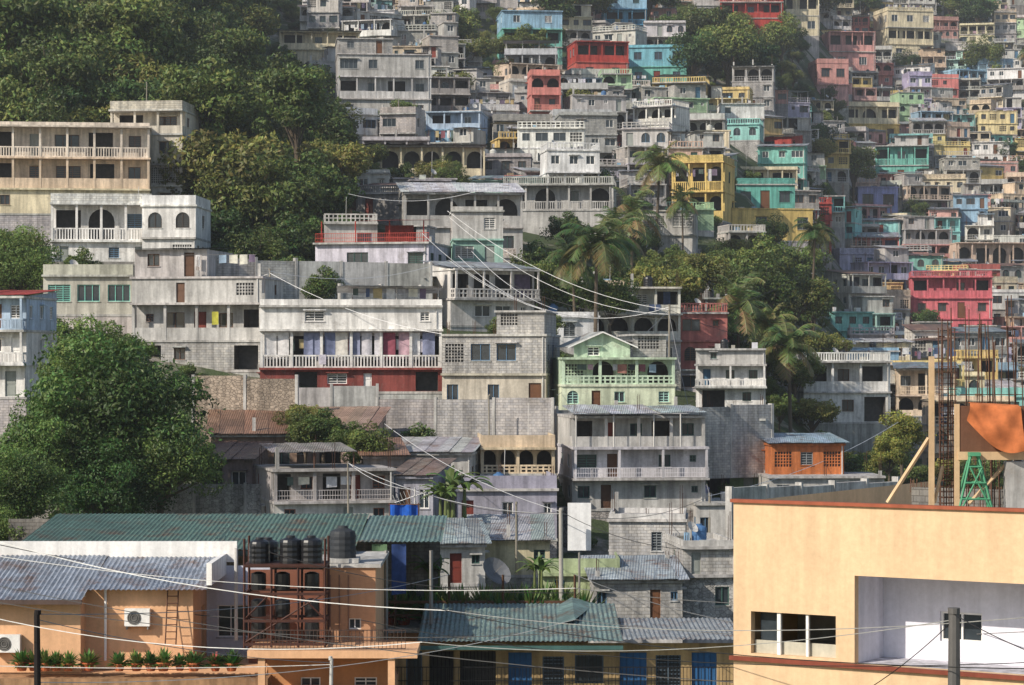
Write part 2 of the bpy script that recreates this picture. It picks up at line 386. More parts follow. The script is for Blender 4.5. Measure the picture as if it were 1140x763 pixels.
    if roof=='half':
        a=random.choice([-1,1]); w2=w*R(.4,.65); x0=-h2 if a<0 else h2-w2; hh=R(1.4,1.7); m2=random.choice(['block','plaster','plaster']); c2=jit(random.choice([LG,lc]))
        y0=R(.3,1.1)
        facade(b,x0,y0,1,0,w2,zz,zz+hh,bayops(random.choice(['wd','o.','w','.w','sd','jw']),w2,1.9),m2,c2,frame,det)
        b.poly([(x0,y0,zz),(x0,dp-.3,zz),(x0,dp-.3,zz+hh),(x0,y0,zz+hh)],m2,c2); b.poly([(x0+w2,y0,zz),(x0+w2,dp-.3,zz),(x0+w2,dp-.3,zz+hh),(x0+w2,y0,zz+hh)],m2,c2)
        b.poly([(x0,dp-.3,zz),(x0+w2,dp-.3,zz),(x0+w2,dp-.3,zz+hh),(x0,dp-.3,zz+hh)],m2,c2)
        if random.random()<.5: b.box(x0-.1,x0+w2+.1,y0-.25,dp-.2,zz+hh+.003,zz+hh+.12,'concrete',LG)
        else: tinroof(b,x0-.15,x0+w2+.15,y0-.4,dp,zz+hh+.02,zz+hh+R(.2,.5),rc)
    if roof=='tin':
        rs=rise or R(.4,.9); tinroof(b,-h2-.25,h2+.25,-.45,dp+.3,zz+.04,zz+rs,rc)
        for sx in(-h2,h2): b.poly([(sx,0,zz),(sx,dp,zz),(sx,dp,zz+rs-.1)],st[-1][4],lc)
    if roof=='canopy':
        n=3
        for k in range(n+1):
            for cy in(.2,dp-.2): b.beam((-h2+.2+(w-.4)*k/n,cy,zz),(-h2+.2+(w-.4)*k/n,cy,zz+1.6),.04,'paint',LG)
        rail(b,-h2,h2,-.02,.07,zz,random.choice(['bal','wall','met']),lc,det)
        tinroof(b,-h2-.2,h2+.2,-.4,dp+.3,zz+1.55,zz+1.85,rc)
    if clut and roof in('flat','reb','half'):
        if random.random()<.3: tank(b,R(-h2*.6,h2*.6),R(1,dp*.6),zz,random.choice([BLK,BLK,hx('4a6f9a'),hx('c4c4bc')]),R(.5,.72))
        if random.random()<.15: dish(b,R(-h2*.7,h2*.7),R(.6,2),zz)
        if random.random()<.2: q=R(-h2*.8,h2*.8); b.beam((q,dp*.5,zz),(q+.05,dp*.5,zz+R(1.2,2.6)),.018,'paint',LG)
        if random.random()<.06: 
            y_=R(.5,2); xa,xb=-h2+.3,h2-.3
            for q in (xa,xb): b.beam((q,y_,zz),(q,y_,zz+1.4),.02,'rebar',RUST)
            laundry(b,xa,xb,y_,zz+1.3)
        for _ in range(random.randint(0,4)):
            cx=R(-h2*.8,h2*.8);cy=R(.4,dp*.7);s=R(.1,.3); b.box(cx-s,cx+s,cy-s,cy+s,zz+.004,zz+R(.15,.5),random.choice(['block','concrete','paint']),jit(random.choice([LG,LG,DG,BLUE,TAN]),.2))
    if extra: extra(b,w,dp,zz)
    o=b.obj(name,(x,y,z),yaw,parent); return o,zz
# ---------------------------------------------------------------- terrain
PR={-100:[(0,-14),(60,-16),(90,-15),(115,-13),(128,-9),(140,-4.5),(150,.5),(160,3.2),(172,6.3),(185,9.5),(200,17),(230,28),(270,44),(350,66),(500,95),(900,180)],
100:[(0,-14),(60,-16),(90,-15),(115,-13),(128,-9),(140,-4.5),(150,.5),(160,3.2),(172,6.3),(185,9.5),(200,17),(230,28),(270,44),(350,66),(500,95),(900,180)],
350:[(0,-14),(60,-16),(90,-15),(115,-12.5),(127,-9),(138,-5),(148,-1.5),(165,3),(180,6.4),(200,10.5),(240,19),(280,29),(330,44),(400,62),(500,90),(900,170)],
580:[(0,-14),(60,-16),(95,-15),(118,-12.5),(130,-9.5),(140,-6),(150,-2.5),(165,1.2),(190,5),(215,11),(250,19),(300,31),(340,42),(390,59),(500,88),(900,170)],
800:[(0,-14),(60,-17),(95,-16),(120,-13.5),(135,-10.5),(150,-8),(165,-5),(180,-1.3),(205,3.5),(235,11),(270,19),(310,29),(360,44),(420,63),(520,90),(900,170)],
1000:[(0,-14),(60,-18),(120,-16),(150,-12),(180,-10),(215,-5),(260,-.5),(290,4),(330,13),(370,24),(410,35),(460,52),(520,76),(600,98),(900,180)],
1200:[(0,-14),(60,-18),(120,-17),(180,-12),(240,-7),(280,0),(330,10),(380,23),(430,38),(490,58),(550,82),(650,105),(900,180)]}
PK=sorted(PR); PY={k:(np.array([a for a,_ in PR[k]]),np.array([b for _,b in PR[k]])) for k in PK}
def HT(x,y):
    u=CX+F*x/max(y,40)
    u=min(max(u,PK[0]),PK[-1]-.01)
    for i in range(len(PK)-1):
        if PK[i]<=u<=PK[i+1]: break
    t=(u-PK[i])/(PK[i+1]-PK[i]); t=t*t*(3-2*t)
    return float((1-t)*np.interp(y,*PY[PK[i]])+t*np.interp(y,*PY[PK[i+1]]))
def onslope(px,py,drop=0,d0=150):
    d=float(d0)
    while d<640:
        if HT(wx(px,d),d)>=wz(py,d)-drop: return d
        d+=1
    return d
def terrain():
    xs=np.arange(-330,400,5.0); ys=np.arange(-60,900,5.0); v=[];f=[]
    for yy in ys:
        for xx in xs:
            v.append((xx,yy,HT(xx,yy)-.3+.5*noise.noise(Vector((xx*.1,yy*.1,0)))))
    nx=len(xs)
    for j in range(len(ys)-1):
        for i in range(nx-1):
            a=j*nx+i; f.append((a,a+1,a+nx+1,a+nx))
    me=bpy.data.meshes.new('hillside_terrain'); me.from_pydata(v,[],f); me.materials.append(M['ground'])
    me.polygons.foreach_set('use_smooth',np.ones(len(f),dtype=bool))
    o=bpy.data.objects.new('hillside_terrain',me); bpy.context.scene.collection.objects.link(o)
terrain()
# ---------------------------------------------------------------- hero houses
heroes=[]
def mk(st,tot):
    ws=[(s[5] if len(s)>5 else 1) for s in st]; k=tot/sum(ws)
    return [(s[0],s[1],s[2],s[3],s[4],w_*k) for s,w_ in zip(st,ws)]
def H(name,px0,px1,pt,pb,d,dp,yaw,st,roof='flat',**k):
    if d>=187: d=onslope((px0+px1)/2,pb)
    x0,x1=wx(px0,d),wx(px1,d); sn=dp*abs(math.sin(yaw))
    if yaw>0: fl,fr=x0+sn,x1
    else: fl,fr=x0,x1-sn
    w=(fr-fl)/math.cos(yaw); xc=(fl+fr)/2; z=wz(pb,d); tot=(pb-pt)/F*d
    o,_=house(name,xc-0,d+ (0),z,w,dp,yaw,mk(st,tot),roof,**k)
    heroes.append((px0,px1,pt,pb,d,xc,d+dp/2,w/2,dp/2)); return o
P_='plaster';B_='block'
H('apartment_house',-30,165,140,238,182,8,.12,[('F','w..w','',CREAM,P_,.8),('L','owWow','wall',PEACH,P_),('L','odWow','bal',hx('e6dacb'),P_)],'flat',rcol=TIN,clut=False)
H('apartment_house',122,214,122,240,186,7,-.1,[('F','.w','',LG,P_),('F','sS','',LG,P_,.7),('F','ww','',hx('dcd4c4'),P_,1),('L','oW','wall',hx('dcd4c4'),P_,.8)],'flat',clut=False)
H('white_house',46,168,226,297,172,7,.1,[('F','d.wd','',WHITE,P_,.7),('L','oaw','bal',WHITE,P_,1)],'flat')
H('white_house',158,223,228,297,171,6,-.05,[('F','.s','',WHITE,P_,.9),('F','pp','',WHITE,P_,1)],'flat',frame=hx('4a4038'))
H('balcony_house',-40,42,330,442,140,6,-.1,[('F','od','',WHITE,P_),('B','dwd','bal',WHITE,P_),('B','wdw','bal',hx('b4c8dc'),P_)],'tin',rcol=RED)
H('teal_window_house',48,148,306,350,156,5,0,[('F','WWW','',hx('c4c1b5'),P_,1)],'flat',frame=TUR)
def exD(b,w,dp,zz):
    laundry(b,-w*.1,w*.45,.3,zz+1.3,.9); laundry(b,-w*.4,0,1.2,zz+1.2,.9)
    drape(b,w*.12,w*.17,-.05,zz-2.9,zz-2.1,hx('c4c050'),.03,5)
H('grey_concrete_house',145,312,308,412,150,7,-.15,[('F','ow.o','',LG,B_,.8),('L','jWdwo','wall',LG,P_),('F','.d.s','',LG,P_,.7)],'half',extra=exD)
def exE(b,w,dp,zz):
    rail(b,-w/2,w/2,-.03,.06,zz,'wall',WHITE,1,.35)
    for q in (0,w*.25,w*.48): b.beam((q,.3,zz),(q,.3,zz+1.1),.03,'paint',LG)
    tinroof(b,-w*.08,w*.5,-.2,3.5,zz+1.1,zz+.8,hx('e6e6e4')); laundry(b,0,w*.45,.4,zz+1.0)
    k=zz/2.9; za=.8*k+.5; zb=2.1*k-.2; x=-w/2+.25
    cs=['eceaea','eceaea','d8dae6','8f96b4','8f96b4','7d86a8','e4e0d8','9aa0bc','d8d6de','d8d6de','9a5464','c9a8b4','eeeeee','8f96b4']
    for c in cs:
        e=x+R(.45,.85)
        if e>w/2-.2: break
        if random.random()<.9: drape(b,x,e,.2,za+R(-.05,.05),zb,hx(c),.04,10)
        x=e+(R(.0,.2))
H('white_terrace_house',281,492,340,436,148,8,.06,[('F','.oWd.o','',hx('8e4c46'),P_,.8),('L','oooooo','bal',WHITE,P_,1.3),('F','.W..w','',WHITE,P_,.8)],'none',extra=exE,sides='w.')
def exF(b,w,dp,zz):
    facade(b,w*.02,.3,1,0,w*.46,zz,zz+1.25,bayops('s.',w*.46,1.8),'block',LG,WHITE); facade(b,w*.02,dp-1,0,-1,dp-1.3,zz,zz+1.25,[],'block',LG,WHITE)
    b.poly([(w*.48,.3,zz),(w*.48,dp-1,zz),(w*.48,dp-1,zz+1.25),(w*.48,.3,zz+1.25)],'block',LG); b.box(w*.0,w*.5,.1,dp-.9,zz+1.253,zz+1.37,'concrete',LG)
    for q in (-.45,-.2,.0,.2,.47): rebars(b,w*q,.4,zz+(1.37 if q>0 else 0),.8)
H('concrete_block_house',492,626,372,462,146,8,-.12,[('F','w.w.d','',hx('cdc4b4'),P_,1),('F','sWW.','',LG,B_,.95)],'none',extra=exF)
def exG(b,w,dp,zz):
    c=hx('c8dcc2'); a0,a1=-w*.38,w*.12
    facade(b,a0,.8,1,0,a1-a0,zz,zz+.7,[(.8,1.5,.1,.6,'win')],'plaster',c,WHITE)
    m=(a0+a1)/2
    b.poly([(a0,.8,zz+.7),(a1,.8,zz+.7),(m,.8,zz+1.45)],'plaster',c)
    for (p,q) in ((a0-.4,m),(a1+.4,m)):
        b.poly([(p,.4,zz+.6),(q,.4,zz+1.5),(q,dp,zz+1.5),(p,dp,zz+.6)],'tin',hx('c9cdc8')); b.poly([(p,.4,zz+.52),(q,.4,zz+1.42),(q,.4,zz+1.5),(p,.4,zz+.6)],'paint',WHITE)
    facade(b,w*.15,1.2,1,0,w*.3,zz,zz+1.25,bayops('s',w*.3,1.8),'block',LG,WHITE); b.box(w*.13,w*.47,1,dp,zz+1.253,zz+1.36,'concrete',LG)
H('pale_green_house',612,752,398,458,145,7,.1,[('F','pdw.w','',hx('d8e0c4'),P_,1),('L','sasa','blk',hx('c8dcc2'),P_,1)],'none',extra=exG,frame=hx('a8cfc4'))
def exH(b,w,dp,zz):
    for q in (-.48,-.2,.1,.3): b.beam((w*q,-.5,zz-1.7),(w*q,-.5,zz+.1),.04,'paint',LG)
    tinroof(b,-w*.5,w*.12,-.8,4,zz+.12,zz+.5,hx('c8ccd0')); tinroof(b,w*.15,w*.5,-.5,4,zz+.15,zz+.45,hx('b8c4c8'))
H('balcony_house',617,786,463,566,136,8,.12,[('F','wd.w.j','',LG,P_,1),('B','Wd.wj','met',hx('cfccd0'),P_,1),('L','odwow','wall',LG,P_,1)],'none',extra=exH)
H('white_house',775,862,388,455,165,6,-.1,[('F','ow','',WHITE,P_,1),('B','dww','bal',WHITE,P_,1),('F','w.','',LG,P_,.7)],'flat')
H('white_house',885,992,402,470,186,6,.1,[('F','.wo','',WHITE,P_,1),('L','owo','wall',WHITE,P_,1)],'flat')
H('green_house',785,862,466,556,150,5,-.12,[('F','od','',hx('849c74'),P_,1),('F','ws','',hx('7a9480'),P_,1),('F','W.','bal',LG,P_,.8)],'flat')
H('orange_hut',850,940,494,530,148,4.5,.1,[('F','sws','',hx('c87848'),P_,1)],'tin',rcol=hx('9fb3be'))
H('grey_hut',850,985,530,566,146,5,.05,[('F','w.dw','',LG,P_,1)],'flat',clut=False)
H('tin_roof_shack',225,330,484,535,134,5,.1,[('F','.ow','',hx('a08878'),P_,1)],'tin',rcol=RTIN,rise=1.2)
H('tin_roof_shack',318,425,480,520,136,5,-.1,[('F','wod','',hx('c8b0a4'),P_,1)],'tin',rcol=hx('a88c7c'),rise=1.2)
H('tin_roof_shack',222,290,512,560,129,4,-.1,[('F','ow','',hx('9a8a88'),P_,1)],'tin',rcol=hx('7c6458'),rise=.8)
H('tin_roof_shack',392,450,508,560,129,4,.15,[('F','.d','',hx('a89c94'),P_,1)],'tin',rcol=RTIN,rise=.8)
H('tin_roof_shack',440,500,530,585,125,4,-.2,[('F','dw','',hx('9c9ca8'),P_,1)],'tin',rcol=hx('8a7a70'),rise=.7)
def exL(b,w,dp,zz):
    tinroof(b,-w*.5,w*.2,.5,5,zz+.8,zz+1.1,hx('9a9490')); 
    for q in (-.45,-.15,.18): b.beam((w*q,.6,zz),(w*q,.6,zz+.85),.03,'rebar',RUST)
    laundry(b,-w*.4,w*.2,.3,zz-.4,.6)
H('railing_house',273,438,522,590,124,6,.25,[('F','w.dw','',LG,P_,1),('L','owodw','met',hx('b8b2b0'),P_,1.1)],'none',extra=exL,frame=hx('8a5a4a'))
H('grey_shack',437,535,504,562,132,5,-.1,[('F','.w..','',LG,P_,1)],'tin',rcol=hx('b8b8b8'))
H('block_house',530,618,498,560,134,5,.05,[('F','wd.','',LG,P_,1),('L','aaaa','blk',hx('dcc8aa'),P_,.9)],'flat')
H('block_house',500,620,544,600,126,5,.08,[('F','d.w.j','',hx('a3a1ae'),P_,1)],'flat')
H('beige_shack',520,612,602,640,118,5,0,[('F','d..w','',hx('d2c8a8'),P_,1)],'tin',rcol=hx('aab0b0'))
H('grey_shack',440,540,606,650,113,4.5,.1,[('F','owdj','',LG,P_,1)],'tin',rcol=hx('9fa6a8'))
H('block_house',678,772,578,632,122,5,-.08,[('F','..w.','',hx('d0cecb'),B_,1)],'reb',clut=True)
H('stone_house',748,818,608,692,113,5,.1,[('F','.w','',LG,'stone',1),('F','d.','',LG,B_,.6)],'reb')
H('grey_shack',655,760,646,692,110,4.5,.05,[('F','w..dj','',LG,B_,1)],'tin',rcol=TIN)
H('green_hut',600,690,638,668,112,4,0,[('F','w.','',hx('a8b48c'),P_,1)],'flat',clut=False)
H('block_house',770,860,560,620,135,5,.05,[('F','w.dw','',LG,P_,1)],'reb')
H('grey_hut',700,790,556,580,140,5,.0,[('F','w.d','',LAV,P_,1)],'flat')
def exO(b,w,dp,zz):
    for q in (-.45,-.15,.15,.45): b.beam((w*q,.2,zz),(w*q,.2,zz+1.5),.045,'paint',RED)
    rail(b,-w/2,w/2,-.02,.05,zz,'met',RED); tinroof(b,-w*.15,w*.5,-.5,4,zz+1.45,zz+1.75,hx('b0503c'))
    drape(b,w*.1,w*.35,.6,zz+.1,zz+1.2,hx('7a3028'),.03,6)
H('rooftop_bar_house',350,500,270,314,175,7,-.2,[('F','.W.w','',hx('dad6e2'),P_,1)],'none',extra=exO)
H('block_house',352,420,248,290,180,6,.1,[('F','.w','',LG,P_,1)],'reb')
H('white_roof_house',440,582,215,290,190,7,.1,[('F','w.dw','',LG,P_,1),('L','oaoa','wall',LG,P_,1)],'tin',rcol=hx('f0f0ee'),rise=1.3)
H('grey_house',560,690,205,262,214,7,-.08,[('F','w.w.','',LG,P_,1),('L','aawa','bal',LG,P_,1)],'flat')
H('teal_house',500,560,234,298,180,5,.05,[('F','Wd','',hx('a5ccbd'),P_,1),('F','.w','',LG,P_,1)],'flat')
H('grey_house',714,782,234,288,205,6,-.1,[('F','w.','',LG,P_,1),('F','sW','',LG,P_,1)],'flat')
H('yellow_house',748,824,180,246,235,7,-.25,[('L','aoa','wall',YEL,P_,1),('L','aoa','bal',YEL,P_,1)],'flat')
H('yellow_house',798,906,232,268,238,7,.2,[('F','.w.w','',YEL,P_,1)],'flat')
H('turquoise_house',820,885,205,236,262,6,0,[('F','wdw','',hx('70b8ab'),P_,1)],'flat')
H('cream_house',822,888,188,210,275,6,0,[('L','oo','wall',CREAM,P_,1)],'flat')
H('blue_house',474,542,124,164,270,7,-.1,[('F','ww','',BLUE,P_,1),('L','ow','wall',hx('b9cce0'),P_,1)],'flat')
H('arcade_house',395,540,162,200,248,7,.05,[('L','aaaaaa','wall',CREAM,P_,1)],'tin',rcol=hx('9a8078'))
H('grey_house',368,480,60,135,285,8,.1,[('F','w.ww','',LG,P_,1),('L','owow','wall',hx('d4d2d0'),P_,1),('F','Ww.w','',LG,P_,1)],'half')
H('cream_house',305,400,35,75,300,7,.1,[('F','w.w','',CREAM,P_,1),('L','owo','wall',CREAM,P_,1)],'tin',rcol=TIN)
H('turquoise_house',553,626,12,72,330,7,.1,[('F','www','',TUR,P_,1),('L','owo','wall',TUR,P_,1),('F','ww','',BLUE,P_,1)],'flat')
H('blue_house',672,720,-8,45,355,7,0,[('F','ww','',hx('629ec4'),P_,1),('L','oo','bal',hx('70aaca'),P_,1),('F','ww','',BLUE,P_,1)],'flat')
H('red_house',632,700,46,92,335,7,.15,[('F','ww','',hx('c4645a'),P_,1),('L','oo','wall',RED,P_,1)],'flat')
H('turquoise_house',700,770,52,96,338,7,-.1,[('F','wdw','',TUR,P_,1),('F','www','',hx('80bccc'),P_,1)],'flat')
H('red_house',802,872,2,38,400,7,0,[('F','w.w','',RED,P_,1),('L','owo','wall',RED,P_,1)],'flat')
H('cream_house',862,912,-5,40,410,7,0,[('F','w.w','',CREAM,P_,1),('L','oo','wall',CREAM,P_,1)],'flat')
H('cream_house',978,1040,12,68,440,8,.2,[('F','ww','',CREAM,P_,1),('L','ooo','wall',CREAM,P_,1),('F','www','',CREAM,P_,1)],'flat')
H('pink_house',918,975,35,80,420,8,.1,[('F','ww','',PINK,P_,1),('L','ooo','wall',PINK,P_,1)],'flat')
H('cream_house',930,1002,118,158,380,8,.15,[('F','www','',YEL,P_,1),('L','oao','wall',CREAM,P_,1)],'flat')
H('turquoise_house',974,1042,162,206,350,8,-.15,[('F','wdw','',TUR,P_,1),('L','owo','bal',TUR,P_,1)],'half')
H('pink_house',1015,1112,308,378,285,7,-.12,[('F','w.ww','',hx('d3727a'),P_,1),('F','wwdw','',hx('d8787f'),P_,1),('L','o.wo','wall',hx('d3727a'),P_,1)],'flat')
H('peach_house',1060,1145,270,305,330,7,.1,[('L','aoaa','bal',hx('d8c0ae'),P_,1)],'flat')
H('lavender_house',950,1000,208,240,335,6,.1,[('F','ww','',hx('b0b0dc'),P_,1)],'flat')
H('pink_house',905,945,70,118,400,7,.1,[('F','w.','',hx('e4b4b0'),P_,1),('F','ww','',PINK,P_,1)],'flat')
# ---------------------------------------------------------------- infill hillside houses
def vegmask(px,py):
    if px<385 and py<292 and not (px>285 and py<98): return True
    if px<345 and py<325: return True
    if 585<px<735 and 272<py<345: return True
    if 790<px<922 and 290<py<440: return True
    if 750<px<885 and py<90 and py>22: return True
    if 490<px<548 and 25<py<55: return True
    return False
def overlap(a0,a1,b0,b1): return max(0,min(a1,b1)-max(a0,b0))
GREYS=[LG,LG,GREY,hx('cdc6ba'),hx('b8b6b8'),WHITE,hx('d9d6ce'),hx('c0c2c8'),hx('cac8cc'),WHITE]
PAST=[CREAM,CREAM,PINK,TUR,YEL,hx('e6b0a8'),BLUE,WHITE,WHITE,PEACH,LAV,RED,PG,hx('dcc0aa'),hx('ece0c0'),hx('90d0cc'),LG,hx('ecd088'),hx('df8c84'),hx('b8dcd2'),CREAM,PEACH,hx('f0dca0')]
def randhouse(x,y,w,dp,yaw,px,py,det,n):
    pastel=(.2 if px<560 else .42 if px<740 else .84)
    if py<70 and px>540: pastel=max(pastel,.65)
    base=jit(lerp(random.choice(PAST),LG,R(.0,.22)) if random.random()<pastel else random.choice(GREYS),.1)
    st=[]; isg=base[0]<.62 and abs(base[0]-base[2])<.1
    nb=max(2,round(w/1.6))
    for i in range(n):
        ty=random.choices('FLB',[.52,.3,.18])[0]
        if i==0 and ty=='B': ty='F'
        pool='wwwwd.WWjs.' if ty=='F' else 'owdcaawo'
        if ty!='F' and random.random()<.25: pool='aa'
        if ty=='F' and random.random()<.2: pool='p.pd'
        bays=''.join(random.choice(pool) for _ in range(nb))
        c=base if random.random()<.75 else jit(LG,.12)
        mat='block' if ((isg and random.random()<.4) or (c!=base and random.random()<.6)) else 'plaster'
        st.append((ty,bays,random.choice(['bal','wall','wall','blk','met','bwall']),c,mat,R(1.75,2.1)))
    roof=random.choices(['flat','reb','half','tin','canopy'],[.36,.2,.2,.2,.04])[0]
    house('concrete_house' if isg else 'painted_house',x,y,HT(x,y)+R(-.2,.5),w,dp,yaw,st,roof,det=det,sides='.w.j',found=5)
cnt=0; Y=152.0; placed=[]
while Y<590:
    x=-.232*Y+R(0,4)
    while x<.232*Y:
        w=R(3.3,6.8); dp=R(3.6,5.2); xc=x+w/2; y=Y+R(-1.2,1.2); yaw=R(-.3,.3) if random.random()<.8 else R(-.6,.6)
        px=CX+F*xc/y; gz=HT(xc,y); py=HY-gz/y*F; hp=w/2/y*F
        x+=w+ (R(-.3,.5) if random.random()<.85 else R(.8,2.0))
        if py<-30 or py>545: continue
        if y<168 and px<870: continue
        if y<190 and px>860: continue
        if vegmask(px,py) or vegmask(px,py-22) or vegmask(px-hp*.6,py) or (px<300 and py<300): continue
        n=random.choices([1,2,3],[.34,.5,.16])[0]; ok=False
        while n>=1:
            tp=py-(2.0*n+.3)/y*F; ok=True
            for h in heroes:
                ox=overlap(px-hp,px+hp,h[0],h[1])
                if y<h[4]+2 and ox>2*min(hp,.5*(h[1]-h[0]))*.12 and overlap(tp,py,h[2]-4,h[3]-6)>.2*(h[3]-h[2]): ok=False;break
                if abs(xc-h[5])<w/2+h[7]-.3 and abs(y+dp/2-h[6])<dp/2+h[8]-.3: ok=False;n=0;break
            if ok: break
            n-=1
        if not ok: continue
        if random.random()<.03: continue
        randhouse(xc,y,w,dp,yaw,px,py,1 if y<225 else 0,n); placed.append((xc,y+dp/2,w/2,dp/2)); cnt+=1
    Y+=5.5+ (Y-150)*.006
print('filler houses',cnt)
# ---------------------------------------------------------------- retaining walls
def wall(name,pxa,da,pxb,db,pt,pb,mat,col,th=.3):
    xa,xb=wx(pxa,da),wx(pxb,db); za,zb=wz(pt,da),wz(pb,db); L=math.hypot(xb-xa,db-da); b=MB()
    n=max(2,int(L/2.6))
    for i in range(n):
        h=R(-.12,.12); b.box(L*i/n,L*(i+1)/n,0,th,zb-za-3,h,mat,jit(col,.07))
    for i in range(n+1): b.box(L*i/n-.08,L*i/n+.08,-.04,th+.05,zb-za-3,.14,'concrete',LG)
    return b.obj(name,(xa,da,za),math.atan2(db-da,xb-xa))
wall('retaining_wall',215,143.5,420,144,430,458,'concrete',LG); wall('retaining_wall',420,142.5,615,141,445,490,B_,jit(LG))
wall('stone_retaining_wall',215,139.5,330,139,420,455,'stone',hx('b8a998')); wall('retaining_wall',240,152.5,330,155,288,310,B_,LG)
wall('retaining_wall',330,165,480,168,292,330,'concrete',LG); wall('retaining_wall',440,131,640,131,565,620,'stone',DG)
wall('retaining_wall',0,166,250,169,292,316,'concrete',hx('9c9890')); wall('retaining_wall',160,128,330,127,540,570,'stone',LG)
wall('boundary_wall',815,120,1000,130,545,600,'concrete',LG); wall('retaining_wall',380,160,470,163,318,350,B_,LG)
wall('retaining_wall',620,142,860,150,455,475,B_,LG)
# ---------------------------------------------------------------- vegetation
def leafcloud(C,N,size,cols,outw):
    n=len(C); rnd=rng.normal(size=(n,3)); nrm=N*outw+rnd*.55; nrm/=np.linalg.norm(nrm,axis=1)[:,None]
    a=np.cross(nrm,rng.normal(size=(n,3))); a/=np.linalg.norm(a,axis=1)[:,None]; b=np.cross(nrm,a)
    s=size*rng.uniform(.6,1.3,n)[:,None]
    V=np.stack([C-a*s,C-b*s*.5-nrm*s*.12,C+a*s,C+b*s*.5-nrm*s*.12],1).reshape(-1,3)
    return V
def treemesh(name,R0,Hc,trunk,nleaf,leaf,seed,ncl=30,squash=.8,base=(.085,.135,.03),low=-.55):
    global rng; rng=np.random.default_rng(seed); random.seed(seed)
    b=MB(); cl=[]
    for i in range(ncl):
        th=rng.uniform(0,2*math.pi); ph=math.acos(rng.uniform(low,1)); rr=R0*rng.uniform(.35,.9)
        cr=R0*rng.uniform(.18,.38)
        cl.append((np.array([rr*math.sin(ph)*math.cos(th),rr*math.sin(ph)*math.sin(th),trunk+Hc*.45+rr*math.cos(ph)*squash]),cr,rng.uniform(.55,1.45)))
    z0=-1.5; b.beam((0,0,z0),(R(-.2,.2),R(-.2,.2),trunk*.6),R0*.075,'bark',BROWN,R0*.055,8)
    b.beam((0,0,trunk*.55),(R(-.3,.3),R(-.3,.3),trunk+Hc*.3),R0*.055,'bark',BROWN,R0*.03,8)
    for c,cr,t in cl[::2]:
        b.beam((0,0,trunk*R(.5,.9)),tuple(c*np.array([.85,.85,1])),R0*.03,'bark',BROWN,R0*.008,5)
    per=nleaf//ncl; Cs=[];Ns=[];K=[]
    for c,cr,t in cl:
        d=rng.normal(size=(per,3)); d/=np.linalg.norm(d,axis=1)[:,None]
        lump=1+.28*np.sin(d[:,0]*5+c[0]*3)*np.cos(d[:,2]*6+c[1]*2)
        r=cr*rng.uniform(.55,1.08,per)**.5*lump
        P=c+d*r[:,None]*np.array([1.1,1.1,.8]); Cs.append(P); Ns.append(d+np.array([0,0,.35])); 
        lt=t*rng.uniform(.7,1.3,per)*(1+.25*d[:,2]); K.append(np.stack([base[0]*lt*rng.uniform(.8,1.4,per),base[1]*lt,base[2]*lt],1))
    C=np.concatenate(Cs);N=np.concatenate(Ns);K=np.concatenate(K)
    V=leafcloud(C,N,leaf,None,.8)
    nb=len(b.v); nl=len(C)
    verts=np.concatenate([np.array(b.v),V]); faces=list(b.f)+[(nb+4*i,nb+4*i+1,nb+4*i+2,nb+4*i+3) for i in range(nl)]
    me=bpy.data.meshes.new(name); me.from_pydata(verts.tolist(),[],faces); me.materials.append(M['bark']); me.materials.append(M['leaf'])
    me.polygons.foreach_set('material_index',np.array([0]*len(b.f)+[1]*nl,dtype=np.int32))
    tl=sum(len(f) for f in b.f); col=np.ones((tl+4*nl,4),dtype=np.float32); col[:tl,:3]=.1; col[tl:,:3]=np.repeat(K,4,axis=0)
    ca=me.color_attributes.new('Col','FLOAT_COLOR','CORNER'); ca.data.foreach_set('color',col.ravel()); me.update(); return me
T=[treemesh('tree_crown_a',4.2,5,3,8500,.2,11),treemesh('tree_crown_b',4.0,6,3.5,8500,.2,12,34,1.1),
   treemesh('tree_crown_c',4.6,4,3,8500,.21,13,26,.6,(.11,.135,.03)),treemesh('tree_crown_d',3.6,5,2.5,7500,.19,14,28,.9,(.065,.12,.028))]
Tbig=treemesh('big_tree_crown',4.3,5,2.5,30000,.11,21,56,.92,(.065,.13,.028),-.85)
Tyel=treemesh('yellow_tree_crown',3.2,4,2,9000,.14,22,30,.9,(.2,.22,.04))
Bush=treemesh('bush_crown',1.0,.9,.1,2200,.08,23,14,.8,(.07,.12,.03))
def put(me,name,x,y,z,s,rz=None,sz=None,parent=None):
    o=bpy.data.objects.new(name,me); bpy.context.scene.collection.objects.link(o); o.location=(x,y,z)
    o.scale=(s,s,s*(sz or 1)); o.rotation_euler=(0,0,R(0,6.28) if rz is None else rz)
    if parent: o.parent=parent
    return o
random.seed(99)
forest=bpy.data.objects.new('hillside_forest',None); bpy.context.scene.collection.objects.link(forest)
for i in range(1100):
    y=R(188,330); x=R(-.26,-.05)*y; z=HT(x,y); px=CX+F*x/y; py=HY-z/y*F
    if py<-90 : continue
    if px<372 and (py<225 or (px>222 and py<262)) and not(px>275 and py<112) and not(y>250 and px>290):
        if random.random()<.55: put(random.choice(T),'tree',x,y,z-1.2,R(.45,1.0),sz=R(.85,1.25),parent=forest)
for (px,py,d,r) in [(245,180,186,4.6),(330,125,205,4.0),(235,258,181,3.6),(300,250,184,4.2),(345,210,188,3.6),(320,278,178,3.2),(270,215,184,4),(230,110,192,4.2),(365,180,200,3.0),(20,60,205,5.5),(95,75,204,5.5),(150,60,210,5),(60,110,198,4),(360,260,182,2.6),(245,290,176,2.6),(285,298,174,2.4)]:
    put(random.choice(T),'broadleaf_tree',wx(px,d),d,wz(py,d)-r*1.3,r/4.2)
